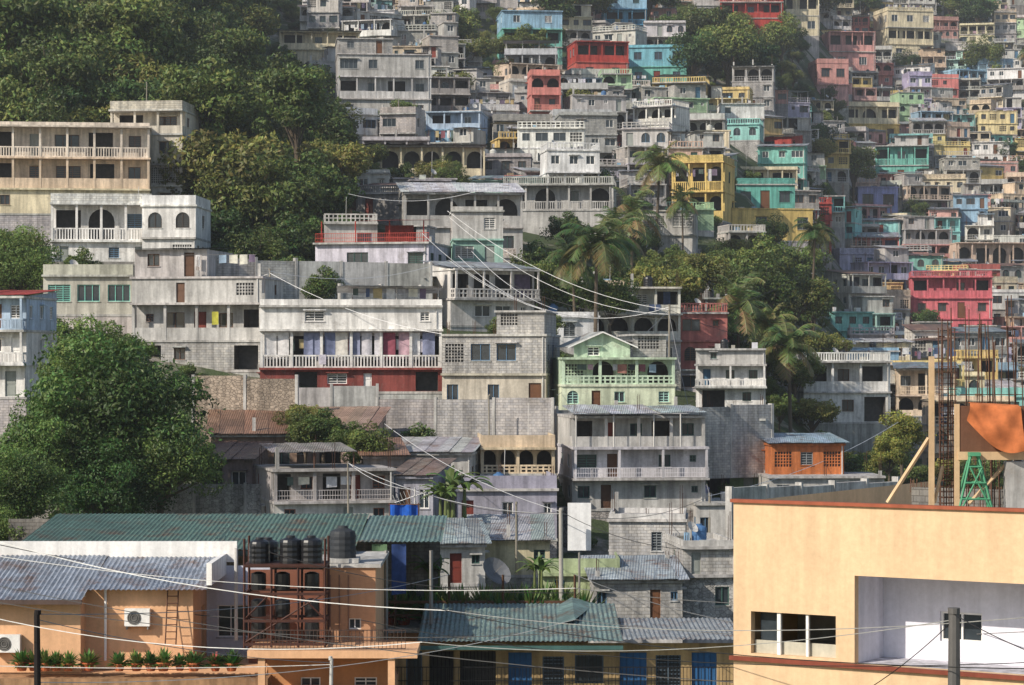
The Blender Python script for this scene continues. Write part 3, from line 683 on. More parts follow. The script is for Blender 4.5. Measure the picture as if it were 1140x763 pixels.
def tre(px,pyc,d,r,me=None,name='broadleaf_tree',sz=None):
    s=r/4.2
    if d>186: d=onslope(px,pyc,5.0*s*(sz or 1),170)
    put(me or random.choice(T),name,wx(px,d),d,wz(pyc,d)-5.4*s*(sz or 1),s,sz=sz)
tre(122,455,124,4.7,Tbig,'mango_tree',1.1); tre(65,490,122,3.2,Tbig,'mango_tree'); tre(180,500,123,2.9,Tbig,'mango_tree'); tre(110,400,127,2.9,Tbig,'mango_tree'); tre(120,535,121,2.8,Tbig,'mango_tree')
tre(15,290,160,3.0,Tbig); tre(15,540,112,2.4,Tbig); tre(-10,600,105,2,Tbig)
for a in [(600,300,184,2.6),(640,322,174,2.4),(592,325,174,2.2),(735,318,180,2.8),(700,312,182,2.4),(755,330,180,2.2),(665,215,235,2.2),(850,300,225,3.6),(890,290,232,3.2),(880,330,215,3.2),(845,340,212,3),(905,350,215,2.4),(820,365,200,2.2),(910,385,200,2.4),
 (680,328,172,2.2),(780,300,185,2.2),(850,385,190,2.4),(885,415,184,2.2),(820,400,182,2.0),(915,400,188,2.0),
 (810,50,345,5.0),(770,55,350,4.5),(840,65,335,4.8),(870,40,360,4.2),(790,25,372,4.5),(750,30,372,3.6),(720,-5,380,5),(505,30,335,3.4),(570,50,318,2.6),(590,45,322,2.6),(500,92,300,2.4),(520,55,325,2.8),(650,112,300,2.4),(905,150,345,3.4),(950,190,330,3.6),(480,60,320,2.4),
 (905,165,340,2.6),(615,10,345,4),(650,-2,360,4),(1095,70,450,4),(1120,165,400,2.6),(1060,5,480,4),(1010,75,440,2.6),(480,190,236,1.8),(500,205,225,1.6),(905,215,290,2.2),(1030,355,250,2.2),(1090,8,480,5),(960,-5,470,5),(920,-8,460,5),
 (360,480,133,1.5),(335,462,136,1.2),(410,505,130,1.3),(390,490,131,1.2),(640,150,275,1.8),(715,150,268,2),(560,85,305,1.8),(1020,240,340,2),(340,490,133,1.3)]:
    tre(*a)
tre(1005,470,165,2.4,Tyel,'acacia_tree'); tre(990,495,162,2,Tyel,'acacia_tree')
fp=placed+[(h[5],h[6],h[7],h[8]) for h in heroes]; ng=0
y=118.0
while y<560:
    near=[f for f in fp if abs(f[1]-y)<7]; x=-.235*y
    while x<.235*y:
        xx=x+R(-1,1); yy=y+R(-1,1); px=CX+F*xx/yy; dmin=min([max(abs(xx-f[0])-f[2],abs(yy-f[1])-f[3]) for f in near] or [9])
        if dmin>1.2 and not(px<300 and yy>190) and random.random()<(.45 if dmin<3 else .75) and HY-HT(xx,yy)/yy*F>-60:
            if dmin>1.9 and yy>165: put(random.choice(T),'small_tree',xx,yy,HT(xx,yy)-.6,R(.22,.46))
            else: put(Bush,'shrub',xx,yy,HT(xx,yy)-.3,R(.6,1.4))
            ng+=1
        x+=3.2
    y+=3.4
print('greens',ng)
def palmmesh(name,h,seed,nf=24,L=3.0):
    random.seed(seed); b=MB(); lean=R(-.05,.08)
    segs=9; pts=[]
    for i in range(segs+1):
        t=i/segs; pts.append(Vector((lean*h*t*t*2,.03*h*t,-1.5+(h+1.5)*t)))
    for i in range(segs): b.beam(pts[i],pts[i+1],.15-.06*i/segs,'bark',TAN,.15-.06*(i+1)/segs,8)
    top=pts[-1]
    for k in range(nf):
        az=k*2.399+R(-.2,.2); el=R(-.35,1.25) if k>4 else R(.9,1.4); l=L*R(.8,1.1); cur=top.copy(); d=Vector((math.cos(az)*math.cos(el),math.sin(az)*math.cos(el),math.sin(el)))
        n=12; droop=R(.1,.15); c=(R(.09,.15),R(.14,.19),.05) if k<nf-4 else (.25,.19,.08)
        side=Vector((-math.sin(az),math.cos(az),0))
        for i in range(n):
            nx_=cur+d*(l/n); b.beam(cur,nx_,.03,'leaf',(.2,.2,.07),.02,3)
            ll=.85*math.sin(math.pi*(.12+.85*i/n))*R(.85,1.1)
            for q in (0,.33,.66):
                o=cur.lerp(nx_,q)
                for sg in(-1,1):
                    tip=o+side*sg*ll*.8+d*ll*.45+Vector((0,0,-ll*R(.25,.6)))
                    wv=d*.04
                    b.poly([tuple(o-wv),tuple(o+wv),tuple(tip+wv*.3),tuple(tip-wv*.3)],'leaf',tuple(x*R(.8,1.25) for x in c))
            cur=nx_; d=(d+Vector((0,0,-droop*(1+i*.12)))).normalized()
    o=b.obj(name); me=o.data; bpy.data.objects.remove(o); return me
PM=[palmmesh('palm_a',6.5,3,24),palmmesh('palm_b',5.5,4,22,3.2)]
random.seed(5)
for (px,pyc,d,s,k) in [(730,186,222,1.15,0),(702,240,195,1.05,1),(662,274,168,1.1,0),(688,262,182,.95,1),(820,342,178,1.1,1),(880,388,172,1.05,0),(640,292,170,.8,1),(905,262,220,.9,0),(1150,60,440,1.1,0),(850,365,178,.9,0),(760,225,222,.7,1)]:
    h=(6.5 if k==0 else 5.5)*s; put(PM[k],'coconut_palm',wx(px,d),d,wz(pyc,d)-h,s)
def banana(px,py,d,s=1):
    b=MB()
    for q in range(3):
        ox,oy=R(-.6,.6),R(-.4,.4); b.beam((ox,oy,-.5),(ox,oy,1.3),.12,'leaf',(.12,.16,.05),.07,7)
        for k in range(7):
            az=R(0,6.28); el=R(.7,1.3); d_=Vector((math.cos(az)*math.cos(el),math.sin(az)*math.cos(el),math.sin(el))); cur=Vector((ox,oy,1.2)); sd=Vector((-math.sin(az),math.cos(az),0)); pw=.04; c=(R(.05,.08),R(.1,.14),.025)
            for i in range(7):
                nx_=cur+d_*.24; w2=.2*math.sin(math.pi*(.1+.87*(i+1)/7))
                for sg in(-1,1): b.poly([tuple(cur),tuple(nx_),tuple(nx_+sd*sg*w2-Vector((0,0,.05))),tuple(cur+sd*sg*pw-Vector((0,0,.05)))],'leaf',c)
                pw=w2; cur=nx_; d_=(d_+Vector((0,0,-.27))).normalized()
    o=b.obj('banana_plant',(wx(px,d),d,wz(py,d)),0); o.scale=(s,s,s)
banana(510,572,122,1.0); banana(495,578,121,.8); banana(480,660,104,.7); banana(600,655,106,.6)
# ---------------------------------------------------------------- right foreground building
def commercial():
    b=MB(); W=12; col=hx('d2b490'); inn=hx('d4d3dc'); yaw=math.atan2(-3.5,5.6)  # inn: lavender shade and sky fill of the recess put into its colour
    zt=-3.1; zb=-6.42
    def hz(py,d): return wz(py,d)-zb
    w0,w1=hz(729,54),hz(682,54)
    facade(b,0,0,1,0,W,0,zt-zb,[(.42,2.42,w0,w1,'void'),(2.85,11.4,.0,hz(641,53),'void2')],'cleanwall',col,WHITE,1,.2)
    top=hz(641,53); dpt=1.5
    b.poly([(2.85,.2,0),(2.85,dpt,0),(2.85,dpt,top),(2.85,.2,top)],'cleanwall',inn); b.poly([(2.85,.2,top),(11.4,.2,top),(11.4,dpt,top),(2.85,dpt,top)],'cleanwall',inn)
    b.box(2.6,11.6,.2,dpt+.2,-.12,-.002,'concrete',inn)
    facade(b,2.85,dpt,1,0,8.55,0,top,[(1.3,2.25,.42,1.05,'win'),(3.3,4.3,.02,1.45,'win'),(5.4,6.8,.4,1.3,'win')],'cleanwall',inn,WHITE,0,.15)
    y1=3.2; b.poly([(-.0,y1,0),(2.84,y1,0),(2.84,y1,2.6),(0,y1,2.6)],'cleanwall',hx('b8b4aa'))
    b.box(.0,2.84,.21,y1,-.1,.0,'concrete',inn); b.poly([(0.01,.2,2.2),(2.84,.2,2.2),(2.84,y1,2.2),(.01,y1,2.2)],'cleanwall',inn)
    b.box(1.02,1.1,.05,.13,w0,w1,'paint',WHITE); b.box(1.7,1.76,.05,.13,w0,w1,'paint',WHITE); b.box(.44,2.4,.16,.2,w0,w0+.28,'paint',hx('b9b4a4'))
    b.poly([(.5,.3,w0),(1.0,.3,w0),(1.0,.3,w1),(.5,.3,w1)],'glass',col)
    b.box(-.06,W+.06,-.1,.0,-.09,.0,'paint',hx('7e4030')); b.box(-.05,W+.05,-.07,.14,zt-zb,zt-zb+.07,'paint',hx('9a543c'))
    facade(b,0,0,1,0,W,-6,-.09,[],'cleanwall',col); 
    Hh=zt-zb
    b.poly([(0,0,-6),(0,11,-6),(0,11,Hh),(0,0,Hh)],'cleanwall',col); b.poly([(0,11,-6),(W,11,-6),(W,11,Hh-.6),(0,11,Hh-.6)],'cleanwall',col); b.poly([(W,0,-6),(W,11,-6),(W,11,Hh),(W,0,Hh)],'cleanwall',col)
    b.poly([(0,0.14,Hh-.8),(W,.14,Hh-.8),(W,11,Hh-.8),(0,11,Hh-.8)],'concrete',LG); b.box(0.01,W,.01,.14,Hh-.9,Hh-.001,'cleanwall',col)
    b.box(1.0,3.6,7.4,7.6,Hh-.8,Hh+.03,'block',DG)
    for i in range(0,30,3): rebars(b,1.0+i*.09,7.5,Hh-.1,R(.15,.35))
    b.obj('commercial_building',(4.8,54.5,zb),yaw)
commercial()
def rooftop():
    z0=-3.95
    d=57.5; b=MB(); x=wx(1055,d); hh=wz(342,d)-z0
    for dx in(-.17,-.06,.06,.17):
        for dy in(-.12,.12): b.beam((x+dx,d+dy,z0),(x+dx+R(-.08,.08),d+dy,z0+hh*R(.9,1.0)),.014,'rebar',RUST,n=4)
    k=0
    while k<hh-1.2:
        z=z0+k
        b.box(x-.19,x+.19,d-.13,d-.115,z,z+.015,'rebar',RUST); b.box(x-.19,x+.19,d+.115,d+.13,z,z+.015,'rebar',RUST); b.box(x-.19,x-.175,d-.114,d+.114,z,z+.015,'rebar',RUST); b.box(x+.175,x+.19,d-.114,d+.114,z,z+.015,'rebar',RUST); k+=.13
    b.obj('rebar_column_cage')
    for (a,pt,n) in ((1078,352,3),(1092,345,4),(1112,350,5),(1130,338,5),(1150,345,5),(1100,370,3)):
        b=MB(); d2=58.5+R(-.5,1)
        for i in range(n):
            q=wx(a+R(-9,9),d2); b.beam((q,d2+R(-.2,.2),z0),(q+R(-.2,.2),d2,wz(pt+R(-12,40),d2)),.012,'rebar',hx('8a7a6c'),n=4)
        b.box(wx(a-9,d2),wx(a+9,d2),d2-.01,d2+.01,wz(440,d2),wz(439,d2),'rebar',RUST)
        b.obj('rebar_bundle')
    WD=hx('c4a884')
    b=MB(); d=57; q=wx(1037,d); b.box(q-.06,q+.06,d-.05,d+.05,z0,wz(397,d),'paint',WD); b.obj('wooden_post')
    b=MB(); d=57; b.beam((wx(988,d),d,wz(560,d)),(wx(1034,d),d,wz(488,d)),.05,'paint',WD); b.obj('wooden_brace')
    b=MB(); b.beam((wx(1076,d),d-.3,wz(560,d)),(wx(1140,d),d+.2,wz(498,d)),.045,'paint',WD); b.beam((wx(1040,d),d,wz(560,d)),(wx(1052,d),d+.3,wz(520,d)),.04,'paint',WD); b.obj('wooden_brace')
    b=MB(); d=56.8; xa,xb=wx(1066,d),wx(1165,d)
    b.box(xa-.06,xa+.04,d-.04,d+.1,z0,wz(450,d),'paint',WD); b.box(xa+.05,xb,d-.02,d+.03,wz(503,d),wz(452,d),'paint',hx('6a4c3c')); b.box(xa,xb,d-.1,d-.03,wz(512,d),wz(503,d),'paint',WD)
    b.box(wx(1120,d),xb,d-.05,d+.3,z0,wz(514,d),'concrete',LG); b.obj('column_formwork')
    v=[];f=[];nx_,nz_=34,22
    for j in range(nz_+1):
        for i in range(nx_+1):
            u=i/nx_;t=j/nz_
            px=1077+60*u+8*(t-.5)*(u-.5); py=448+ (3*u)+ t*(20+34*math.sin(min(1,u*1.05)*math.pi*.62)); 
            dd=56.5-.14*math.sin(t*2.6)-.035*math.sin(u*9+t*6)-.02*math.sin(u*15-t*9)+ (.3 if t==0 else 0)
            v.append((wx(px,56.6),dd,wz(py,56.6)))
    for j in range(nz_):
        for i in range(nx_): a=j*(nx_+1)+i; f.append((a,a+1,a+nx_+2,a+nx_+1))
    b=MB(); b.v=v; b.f=f; b.m=['cloth']*len(f); b.c=[hx('cf7a4a')]*len(f); b.obj('orange_tarp',smooth=True)
    b=MB(); G=hx('4f8f6c'); d=56.4
    for dy in(0,.5):
        for (a,e) in((1067,1082),(1106,1090)): b.beam((wx(a,d),d+dy,wz(572,d)),(wx(e,d),d+dy*.4+.1,wz(507,d)),.03,'paint',G)
        for p in(520,538,556): 
            k=(p-507)/65; b.beam((wx(1082-15*k,d),d+dy,wz(p,d)),(wx(1090+16*k,d),d+dy,wz(p,d)),.022,'paint',G)
    b.beam((wx(1070,d),d,wz(568,d)),(wx(1094,d),d,wz(520,d)),.02,'paint',G); b.beam((wx(1104,d),d,wz(568,d)),(wx(1080,d),d,wz(520,d)),.02,'paint',G)
    b.box(wx(1080,d),wx(1092,d),d,d+.5,wz(508,d),wz(504,d),'paint',G); b.obj('green_trestle')
rooftop()
# ---------------------------------------------------------------- left foreground building
def leftbuilding():
    OR=hx('d9ab84'); b=MB(); d=90
    X=lambda px: wx(px,d); Z=lambda py: wz(py,d)
    facade(b,X(-80),d-1,1,0,X(95)-X(-80),Z(745),Z(664),[( .6,1.7,.9,1.9,'win')],'cleanwall',OR,WHITE)
    facade(b,X(95),d-1,0,1,1,Z(745),Z(664),[],'cleanwall',OR)
    facade(b,X(95),d,1,0,X(215)-X(95),Z(745),Z(655),[],'cleanwall',OR)
    facade(b,X(215),d,0,1,4,Z(745),Z(655),bayops('.d',4,2.6),'cleanwall',OR)
    facade(b,X(215),d+4,1,0,X(290)-X(215),Z(745),Z(640),[(.4,1.9,.7,1.9,'win')],'cleanwall',hx('c8ccd8'))
    b.box(X(-80),X(300),d-.9,d+8,Z(760)-3,Z(746),'cleanwall',OR)
    b.box(X(-80),X(305),d-2.3,d+.2,Z(757),Z(747),'concrete',hx('b08a68')); b.box(X(-80),X(440),d-2.2,d+4,Z(830),Z(759),'cleanwall',OR)
    tinroof(b,X(-80),X(100),d-1.7,d+4,Z(663),Z(628),hx('9fa8b4'),True); tinroof(b,X(100),X(232),d-.6,d+4,Z(655),Z(630),hx('9aa4b2'),True)
    b.box(X(-80),X(250),d+4.02,d+4.2,Z(636),Z(612),'paint',WHITE); b.box(X(-80),X(100),d-1.75,d-1.65,Z(668),Z(663),'paint',hx('5a4a44')); 
    b.box(X(232),X(238),d-.6,d+4,Z(650),Z(626),'paint',WHITE)
    b.beam((X(118),d-.12,Z(735)),(X(118),d-.12,Z(655)),.05,'paint',WHITE,n=8); b.beam((X(256),d+2,Z(720)),(X(256),d+2,Z(615)),.07,'paint',LG,n=8)
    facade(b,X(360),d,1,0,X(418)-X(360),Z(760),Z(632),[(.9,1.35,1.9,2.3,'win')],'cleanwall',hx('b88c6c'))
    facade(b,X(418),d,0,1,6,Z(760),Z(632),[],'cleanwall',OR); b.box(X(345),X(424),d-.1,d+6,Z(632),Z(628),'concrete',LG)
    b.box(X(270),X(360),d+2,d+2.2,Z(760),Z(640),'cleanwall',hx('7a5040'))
    for q in(368,378,388): b.beam((X(q),d-.08,Z(750)),(X(q),d-.08,Z(640)),.025,'paint',hx('8a6a58'))
    b.box(X(285),X(468),d-3,d-.15,Z(722),Z(714),'cleanwall',OR)
    for q in (300,440): b.box(X(q)-.12,X(q)+.12,d-2.9,d-2.6,Z(800),Z(722),'cleanwall',OR)
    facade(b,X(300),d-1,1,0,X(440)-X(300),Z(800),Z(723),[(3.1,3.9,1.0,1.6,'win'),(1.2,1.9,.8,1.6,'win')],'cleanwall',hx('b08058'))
    rail(b,X(290),X(455),d-2.9,d-2.8,Z(714),'met',hx('4a3a34'),1,.7)
    b.obj('orange_building')
    b=MB(); y0,y1=94.4,104; 
    tinroof(b,wx(12,94.4),wx(395,94.4),y0,y1,wz(612,94.4),wz(572,104),hx('668478'),True)
    tinroof(b,wx(396,94.4),wx(492,96),y0+1.5,y1,wz(603,96),wz(574,104),hx('74908a'),True)
    for q in(20,110,200,290,395,430,480): b.beam((wx(q,95),95,wz(760,95)),(wx(q,95),95,wz(613,95)),.07,'paint',DG)
    b.box(wx(12,94.4),wx(395,94.4),94.35,94.45,wz(619,94.4),wz(613.5,94.4),'paint',hx('4a5a56'))
    b.box(wx(10,104),wx(490,104),103.9,104.1,wz(740,104),wz(578,104),'block',DG)
    b.obj('corrugated_roof_shed')
    b=MB(); BR=hx('4a2f28'); d=88; x0,x1=wx(272,d),wx(362,d); 
    for q in(272,302,332,362):
        for dy in(0,1.6): b.beam((wx(q,d),d+dy,wz(722,d)),(wx(q,d),d+dy,wz(600 if q in(272,362) else 628,d)),.045,'paint',BR)
    for py in(629,660,690,716):
        for dy in(0,1.6): b.box(x0,x1,d+dy-.04,d+dy+.04,wz(py+3,d),wz(py,d),'paint',BR)
        for q in(272,362): b.box(wx(q,d)-.04,wx(q,d)+.04,d+.05,d+1.55,wz(py+3,d),wz(py,d),'paint',BR)
    b.beam((x0,d,wz(690,d)),(wx(302,d),d,wz(660,d)),.03,'paint',BR); b.beam((wx(332,d),d,wz(660,d)),(x1,d,wz(690,d)),.03,'paint',BR); b.beam((x0,d,wz(716,d)),(x1,d,wz(660,d)),.03,'paint',BR)
    b.box(x0,x1,d-.05,d+1.7,wz(631,d),wz(628.5,d),'paint',BR)
    for py in (650,680,705):
        for q in(285,312,345): b.lathe(wx(q,d),d+.9,[(0,wz(py+9,d)),(.26,wz(py+9,d)),(.27,wz(py,d)),(.26,wz(py-9,d)),(.1,wz(py-11,d)),(0,wz(py-11,d))],'tank',BLK,12)
    b.obj('water_tank_tower')
    for (q,s) in((287,.78),(322,.84),(345,.84)): 
        b=MB(); tank(b,0,0,0,BLK,s*.96); b.obj('water_tank',(wx(q,d),d+.6,wz(628.5,d)),0)
    b=MB(); tank(b,0,0,0,hx('33363a'),.95); b.box(-.6,.6,-.6,.6,-.15,-.003,'concrete',LG); b.obj('water_tank',(wx(380,90),90.8,wz(626,90)+.1),0)
    b=MB(); tank(b,0,0,0,BLK,.8); b.obj('water_tank',(wx(300,90.2),89.6,wz(626,90)-.05),0)
    d=90
    def ac(px,py,dd):
        b=MB(); b.box(-.45,.45,-.34,-.04,-.3,.32,'paint',WHITE)
        for i in range(12):
            for r_ in(.1,.17,.23):
                t0=i*math.pi/6;t1=t0+math.pi/6; b.beam((-.1+r_*math.cos(t0),-.36,r_*math.sin(t0)),(-.1+r_*math.cos(t1),-.36,r_*math.sin(t1)),.01,'paint',DG,n=3)
        b.poly([(-.1+.25*math.cos(i*math.pi/10),-.343,.25*math.sin(i*math.pi/10)) for i in range(20)],'inner',DG)
        b.box(-.4,-.35,-.3,0,-.42,-.31,'paint',DG); b.box(.35,.4,-.3,0,-.42,-.31,'paint',DG); b.obj('air_conditioner',(wx(px,dd),dd,wz(py,dd)),0)
    ac(154,687,90); ac(10,716,89)
    b=MB()
    for q in(0,.38): b.beam((q,0,0),(q+.05,.3,1.9),.025,'paint',hx('6a4a3c'))
    for i in range(7): b.beam((0.005+.05*i/7,.04*i,.2+.25*i),(.38+.05*i/7,.04*i,.2+.25*i),.018,'paint',hx('6a4a3c'))
    b.obj('ladder',(wx(186,90),89.5,wz(716,90)),0)
    for px in (24,38,50,62,76,98,133,152,168,182,200,216,240,258):
        b=MB(); c=random.choice([hx('b5603c'),hx('c47048'),hx('a05a40')]); s=R(.85,1.25)
        b.lathe(0,0,[(0,0),(.13*s,0),(.2*s,.22*s),(.22*s,.22*s),(.22*s,.26*s),(0,.23*s)],'paint',c,12)
        fl=random.random()<.4
        for k in range(160):
            az=R(0,6.28);el=R(-.1,1.4);l=R(.2,.6)*s; o=Vector((0,0,.22)); t=o+Vector((math.cos(az)*math.cos(el),math.sin(az)*math.cos(el),math.sin(el)))*l; sd=Vector((-math.sin(az),math.cos(az),0))*.05; m_=o.lerp(t,.6)
            b.poly([tuple(o),tuple(m_+sd),tuple(t+Vector((0,0,-.04))),tuple(m_-sd)],'leaf',(.5,.08,.1) if fl and k%12==0 else (R(.05,.14),R(.12,.22),.04))
        b.obj('potted_plant',(wx(px,88.2),88.2+R(-.1,.1),wz(747,88.2)),0)
leftbuilding()
def centre():
    b=MB(); d=100; b.box(wx(425,d),wx(655,d),d,d+6,wz(760,d),wz(704,d),'cleanwall',hx('b58a68')); b.box(wx(422,d),wx(660,d),d-.3,d+6,wz(704,d)+.003,wz(699,d),'concrete',LG)
    for q in(440,500,560,640): b.beam((wx(q,d),d,wz(699,d)),(wx(q,d),d,wz(640,d)),.05,'paint',BROWN)
    b.box(wx(425,d),wx(655,d),d-.05,d+.05,wz(672,d),wz(669,d),'paint',BROWN); b.box(wx(425,d),wx(655,d),d-.05,d+.05,wz(686,d),wz(684,d),'paint',BROWN)
    b.obj('roof_terrace')
    for i in range(46):
        q=R(428,655); dd=d+R(.2,4); b=MB(); c=random.choice([hx('b5603c'),hx('a05038'),hx('5a5a60')]); s=R(.9,1.9)
        b.lathe(0,0,[(0,0),(.13*s,0),(.2*s,.3*s),(.22*s,.34*s),(0,.31*s)],'paint',c,10)
        for k in range(170):
            az=R(0,6.28);el=R(.0,1.5);l=R(.15,1.1)*s*.8; o=Vector((0,0,.3)); t=o+Vector((math.cos(az)*math.cos(el),math.sin(az)*math.cos(el),math.sin(el)))*l; sd=Vector((-math.sin(az),math.cos(az),0))*.06; m_=o.lerp(t,.6)
            b.poly([tuple(o),tuple(m_+sd),tuple(t+Vector((0,0,-.08))),tuple(m_-sd)],'leaf',(R(.04,.12),R(.09,.18),.03))
        b.obj('potted_plant',(wx(q,dd),dd,wz(699,d)+.0),0)
    b=MB(); dish(b,0,0,0,.65,hx('6a6c70')); b.obj('satellite_dish',(wx(550,100),100.6,wz(660,100)),0)
    b=MB(); d=93; x0,x1=wx(440,d),wx(830,d); W=x1-x0; zb=wz(800,d); zt=wz(716,d)
    def u(px): return wx(px,d)-x0
    hh=zt-zb
    ops=[(u(452),u(470),0.3,hh-.3,'win'),(u(478),u(505),.6,hh-.3,'open'),(u(512),u(552),.6,hh-.3,'open'),(u(566),u(592),.1,hh-.35,'doorB'),(u(604),u(628),1.2,hh-.5,'win'),(u(640),u(672),1.3,hh-.45,'win'),(u(690),u(720),.1,hh-.35,'doorB'),(u(730),u(758),1.2,hh-.45,'win'),(u(770),u(798),.1,hh-.35,'doorB')]
    facade(b,x0,d,1,0,W,zb,zt,ops,'plaster',hx('b59a70'),hx('5a6a78'))
    for o in ops:
        if o[4]=='doorB':
            b.poly([(x0+o[0],d+.12,zb+o[2]),(x0+o[1],d+.12,zb+o[2]),(x0+o[1],d+.12,zb+o[3]),(x0+o[0],d+.12,zb+o[3])],'paint',hx('2f5f8f'))
            for k in range(1,4): q=x0+o[0]+(o[1]-o[0])*k/4; b.box(q-.015,q+.015,d+.08,d+.12,zb+o[2],zb+o[3],'paint',hx('284f78'))
        else:
            n=int((o[1]-o[0])/.13)
            for k in range(1,n): q=x0+o[0]+(o[1]-o[0])*k/n; b.box(q-.012,q+.012,d-.05,d-.02,zb+o[2],zb+o[3],'paint',BLK)
    rail(b,x0,x1,d-.9,d-.8,zb+1.0,'met',BLK,1,1.0)
    tinroof(b,wx(466,d),wx(692,d),d-1.3,99.5,wz(714,d-1.3),wz(672,99.5),hx('7f9692'),True)
    tinroof(b,wx(693,d),wx(825,d),d-1.0,98,wz(712,d-1.0),wz(688,98),hx('9da3a6'),True)
    b.box(wx(466,d),wx(692,d),d-1.35,d-1.25,wz(719,d),wz(714.6,d),'paint',hx('3f5f5c'))
    b.obj('row_shop_building')
    b=MB(); dd=95; b.poly([(wx(640,dd),dd,wz(690,dd)),(wx(560,dd),dd+.5,wz(712,dd)),(wx(640,dd),dd+5,wz(665,100)),(wx(668,dd),dd+5,wz(672,100))],'tin',hx('7a9490')); b.obj('roof_sheet')
    b=MB(); d=104; b.box(wx(632,d),wx(658,d),d-.04,d+.04,wz(613,d),wz(560,d),'paint',hx('e6e6e6')); b.beam((wx(645,d),d+.08,wz(690,d)),(wx(645,d),d+.08,wz(565,d)),.05,'paint',DG,n=8); b.obj('blank_sign_board')
    def pole(px,pt,pb,d,r=.12,c=hx('8a8478'),arm=False,name='utility_pole'):
        b=MB(); b.beam((0,0,wz(pb,d)),(R(-.05,.05),0,wz(pt,d)),r,'paint',c,r*.8,10)
        b.lathe(0,0,[(0,wz(pt,d)+.06),(r*.9,wz(pt,d)+.05),(r*.9,wz(pt,d)-.05)],'paint',c,10)
        b.obj(name,(wx(px,d),d,0),0)
    pole(625,567,700,103,.1,hx('a8a49c')); pole(42,682,800,60,.09,hx('201c1c')); pole(368,733,800,70,.06,hx('b8b8b4')); pole(1062,680,850,44,.12,hx('5c5a58'))
    pole(790,550,600,135,.08); pole(388,515,600,122,.05); pole(428,470,520,138,.05); pole(163,92,140,190,.05); pole(300,300,420,152,.07); pole(745,340,400,165,.08); pole(1180,560,800,70,.1); pole(545,440,520,140,.05)
    pole(575,560,640,115,.06)
    b=MB(); d=112; x=wx(462,d); b.beam((x,d,wz(600,d)),(x,d,wz(543,d)),.03,'paint',LG)
    b.beam((x-.9,d,wz(560,d)),(x+.5,d,wz(548,d)),.02,'paint',WHITE)
    for i in range(9): 
        q=x-.85+i*.16; zz=wz(560,d)+ (i*.16/1.4)*.48; b.beam((q-.12,d-.3,zz+.35),(q+.12,d+.3,zz-.35),.014,'paint',WHITE,n=3)
    b.obj('tv_antenna')
    b=MB(); d=110; drape(b,wx(434,d),wx(466,d),d,wz(586,d),wz(562,d),hx('1f5fc4'),.1,12); b.beam((wx(432,d),d,wz(562,d)),(wx(468,d),d,wz(562,d)),.03,'rebar',RUST);b.beam((wx(434,d),d,wz(610,d)),(wx(434,d),d,wz(560,d)),.03,'rebar',RUST);b.beam((wx(466,d),d,wz(610,d)),(wx(466,d),d,wz(560,d)),.03,'rebar',RUST); b.obj('blue_tarp')
    b=MB(); d=96; drape(b,wx(436,d),wx(452,d),d,wz(662,d),wz(606,d),hx('3a5288'),.08,10); b.obj('hanging_cloth')
    b=MB(); d=96; drape(b,wx(414,d),wx(431,d),d,wz(660,d),wz(606,d),hx('5f7a5a'),.08,8); b.obj('hanging_cloth')
centre()
def wire(pa,qa,sag,r=.016,col=LG,n=14):
    p=Vector((wx(pa[0],pa[2]),pa[2],wz(pa[1],pa[2]))); q=Vector((wx(qa[0],qa[2]),qa[2],wz(qa[1],qa[2]))); b=MB(); pv=None
    for i in range(n+1):
        t=i/n; c=p.lerp(q,t)-Vector((0,0,sag*4*t*(1-t)))
        if pv is not None: b.beam(pv,c,r,'paint',col,n=3)
        pv=c
    b.obj('power_line')
LW=hx('c4c4c0'); DW=hx('3a3a3a'); GW=hx('8a8a8a')
wire((-60,585,75),(500,680,62),.5,.014,LW); wire((500,680,62),(1200,682,44),.4,.01,LW); wire((-60,610,78),(640,655,74),.5,.012,LW); wire((640,655,74),(1200,660,60),.4,.011,GW)
wire((-60,675,60),(470,715,55),.5,.011,LW); wire((470,715,55),(1062,690,44),.35,.009,LW); wire((42,690,60),(368,738,70),.2,.011,GW); wire((-50,740,70),(368,740,70),.1,.011,LW)
wire((42,760,60),(640,690,72),.5,.011,LW); wire((640,690,72),(1200,700,50),.3,.01,GW); wire((1062,684,44),(1250,760,30),.1,.009,BLK); wire((1062,690,44),(900,800,44),.2,.009,BLK)
wire((-40,598,92),(430,660,96),.4,.017,DW); wire((-40,640,92),(300,690,90),.3,.017,DW); wire((480,676,62),(1240,745,40),.4,.011,DW); wire((-60,640,70),(820,760,56),.4,.012,DW)
wire((300,615,85),(640,660,74),.4,.014,DW); wire((640,640,100),(1200,720,55),.8,.014,GW); wire((42,684,60),(500,640,90),.4,.013,GW); wire((625,570,103),(462,545,112),.4,.015,DW); wire((625,570,103),(830,610,90),.6,.014,DW)
wire((-60,660,66),(700,700,60),.6,.011,DW); wire((400,690,64),(1200,735,44),.5,.01,DW)
for a,e,s in [((498,235,172),(745,345,165),1.2),((500,242,172),(745,350,165),1.6),((510,285,168),(640,352,145),.8),((525,295,168),(745,355,165),.9),((500,290,168),(745,342,165),2.0),((620,440,144),(745,345,165),.5),((745,342,165),(900,300,180),1),((745,345,165),(1010,380,180),1.4),
   ((300,302,150),(500,290,165),.8),((300,305,150),(150,310,165),.6),((388,516,122),(460,545,112),.3),((388,216,172),(555,205,175),.8),((790,552,133),(1000,470,160),.6),((525,280,160),(620,345,144),.5),((470,260,170),(640,352,144),1.0),
   ((428,472,137),(625,570,104),.5),((745,350,164),(790,552,134),.4),((300,304,150),(492,372,145),.5),((790,552,133),(625,572,104),.6),((388,516,121),(625,572,104),.6)]:
    wire(a,e,s,.017,random.choice([hx('d8d8d8'),hx('d8d8d8'),DW,GW]))
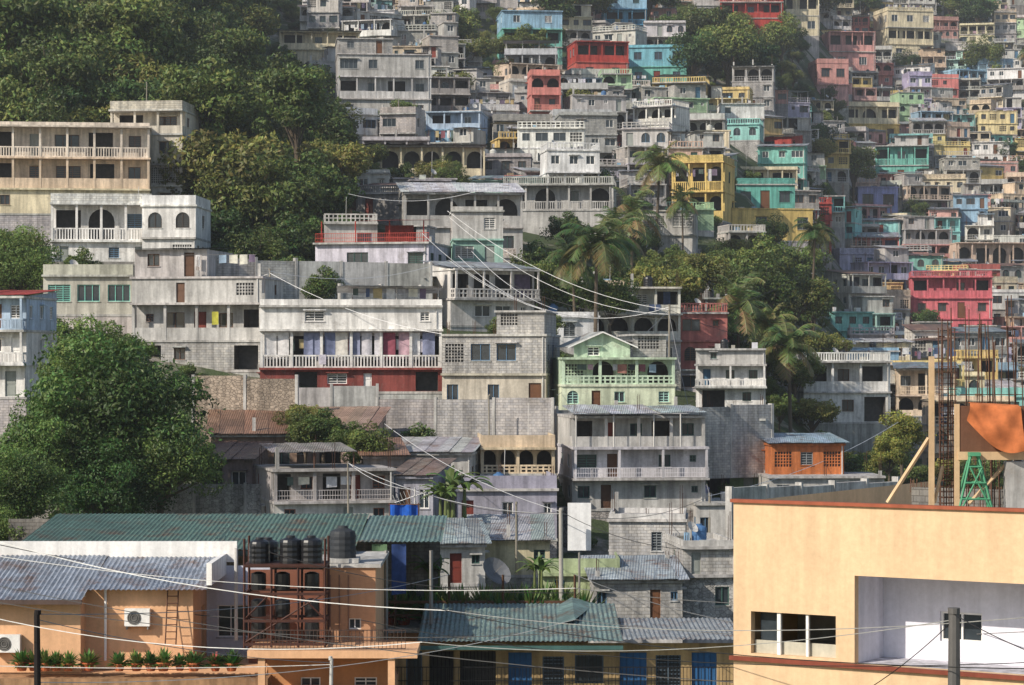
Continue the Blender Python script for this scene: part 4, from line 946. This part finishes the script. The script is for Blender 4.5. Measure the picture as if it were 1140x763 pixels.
# ---------------------------------------------------------------- haze volume
hm=bpy.data.materials.new('haze'); hm.use_nodes=True; nt=hm.node_tree; nt.nodes.clear(); o=nt.nodes.new('ShaderNodeOutputMaterial'); v=nt.nodes.new('ShaderNodeVolumeScatter')
v.inputs['Color'].default_value=(.9,.95,1,1); v.inputs['Density'].default_value=.00026; v.inputs['Anisotropy'].default_value=.2; nt.links.new(v.outputs[0],o.inputs['Volume']); M['haze']=hm
b=MB(); b.box(-420,520,60,880,-40,240,'haze',WHITE); b.obj('atmospheric_haze')
# everything to real-world metres
for o in list(bpy.context.scene.objects):
    if o.parent is None:
        o.location=o.location*KS; o.scale=o.scale*KS
# ---------------------------------------------------------------- light, world, camera
el=math.radians(34); ax,ay=-.74,-.60; L=math.hypot(ax,ay); tos=Vector((ax/L*math.cos(el),ay/L*math.cos(el),math.sin(el)))
sd=bpy.data.lights.new('sun','SUN'); sd.energy=5.0; sd.angle=math.radians(.5); sd.color=(1,.91,.78); so=bpy.data.objects.new('sun',sd); bpy.context.scene.collection.objects.link(so)
so.rotation_euler=(-tos).to_track_quat('-Z','Y').to_euler(); so.location=(-100,-60,120)
w=bpy.data.worlds.new('World'); bpy.context.scene.world=w; w.use_nodes=True; nt=w.node_tree; bg=nt.nodes['Background']; sk=nt.nodes.new('ShaderNodeTexSky'); sk.sky_type='NISHITA'; sk.sun_disc=False
sk.sun_elevation=el; sk.sun_rotation=math.atan2(tos.x,tos.y); nt.links.new(sk.outputs[0],bg.inputs[0]); bg.inputs[1].default_value=.13
cd=bpy.data.cameras.new('camera'); cam=bpy.data.objects.new('camera',cd); bpy.context.scene.collection.objects.link(cam); bpy.context.scene.camera=cam
cam.location=(0,0,0); cam.rotation_euler=(math.pi/2,0,0); cd.sensor_width=36; cd.lens=F/1140*36; cd.shift_y=(HY-381.5)/1140; cd.clip_end=4000; cd.clip_start=.5
s=bpy.context.scene; s.view_settings.view_transform='Standard'; s.view_settings.look='None'; s.view_settings.exposure=0
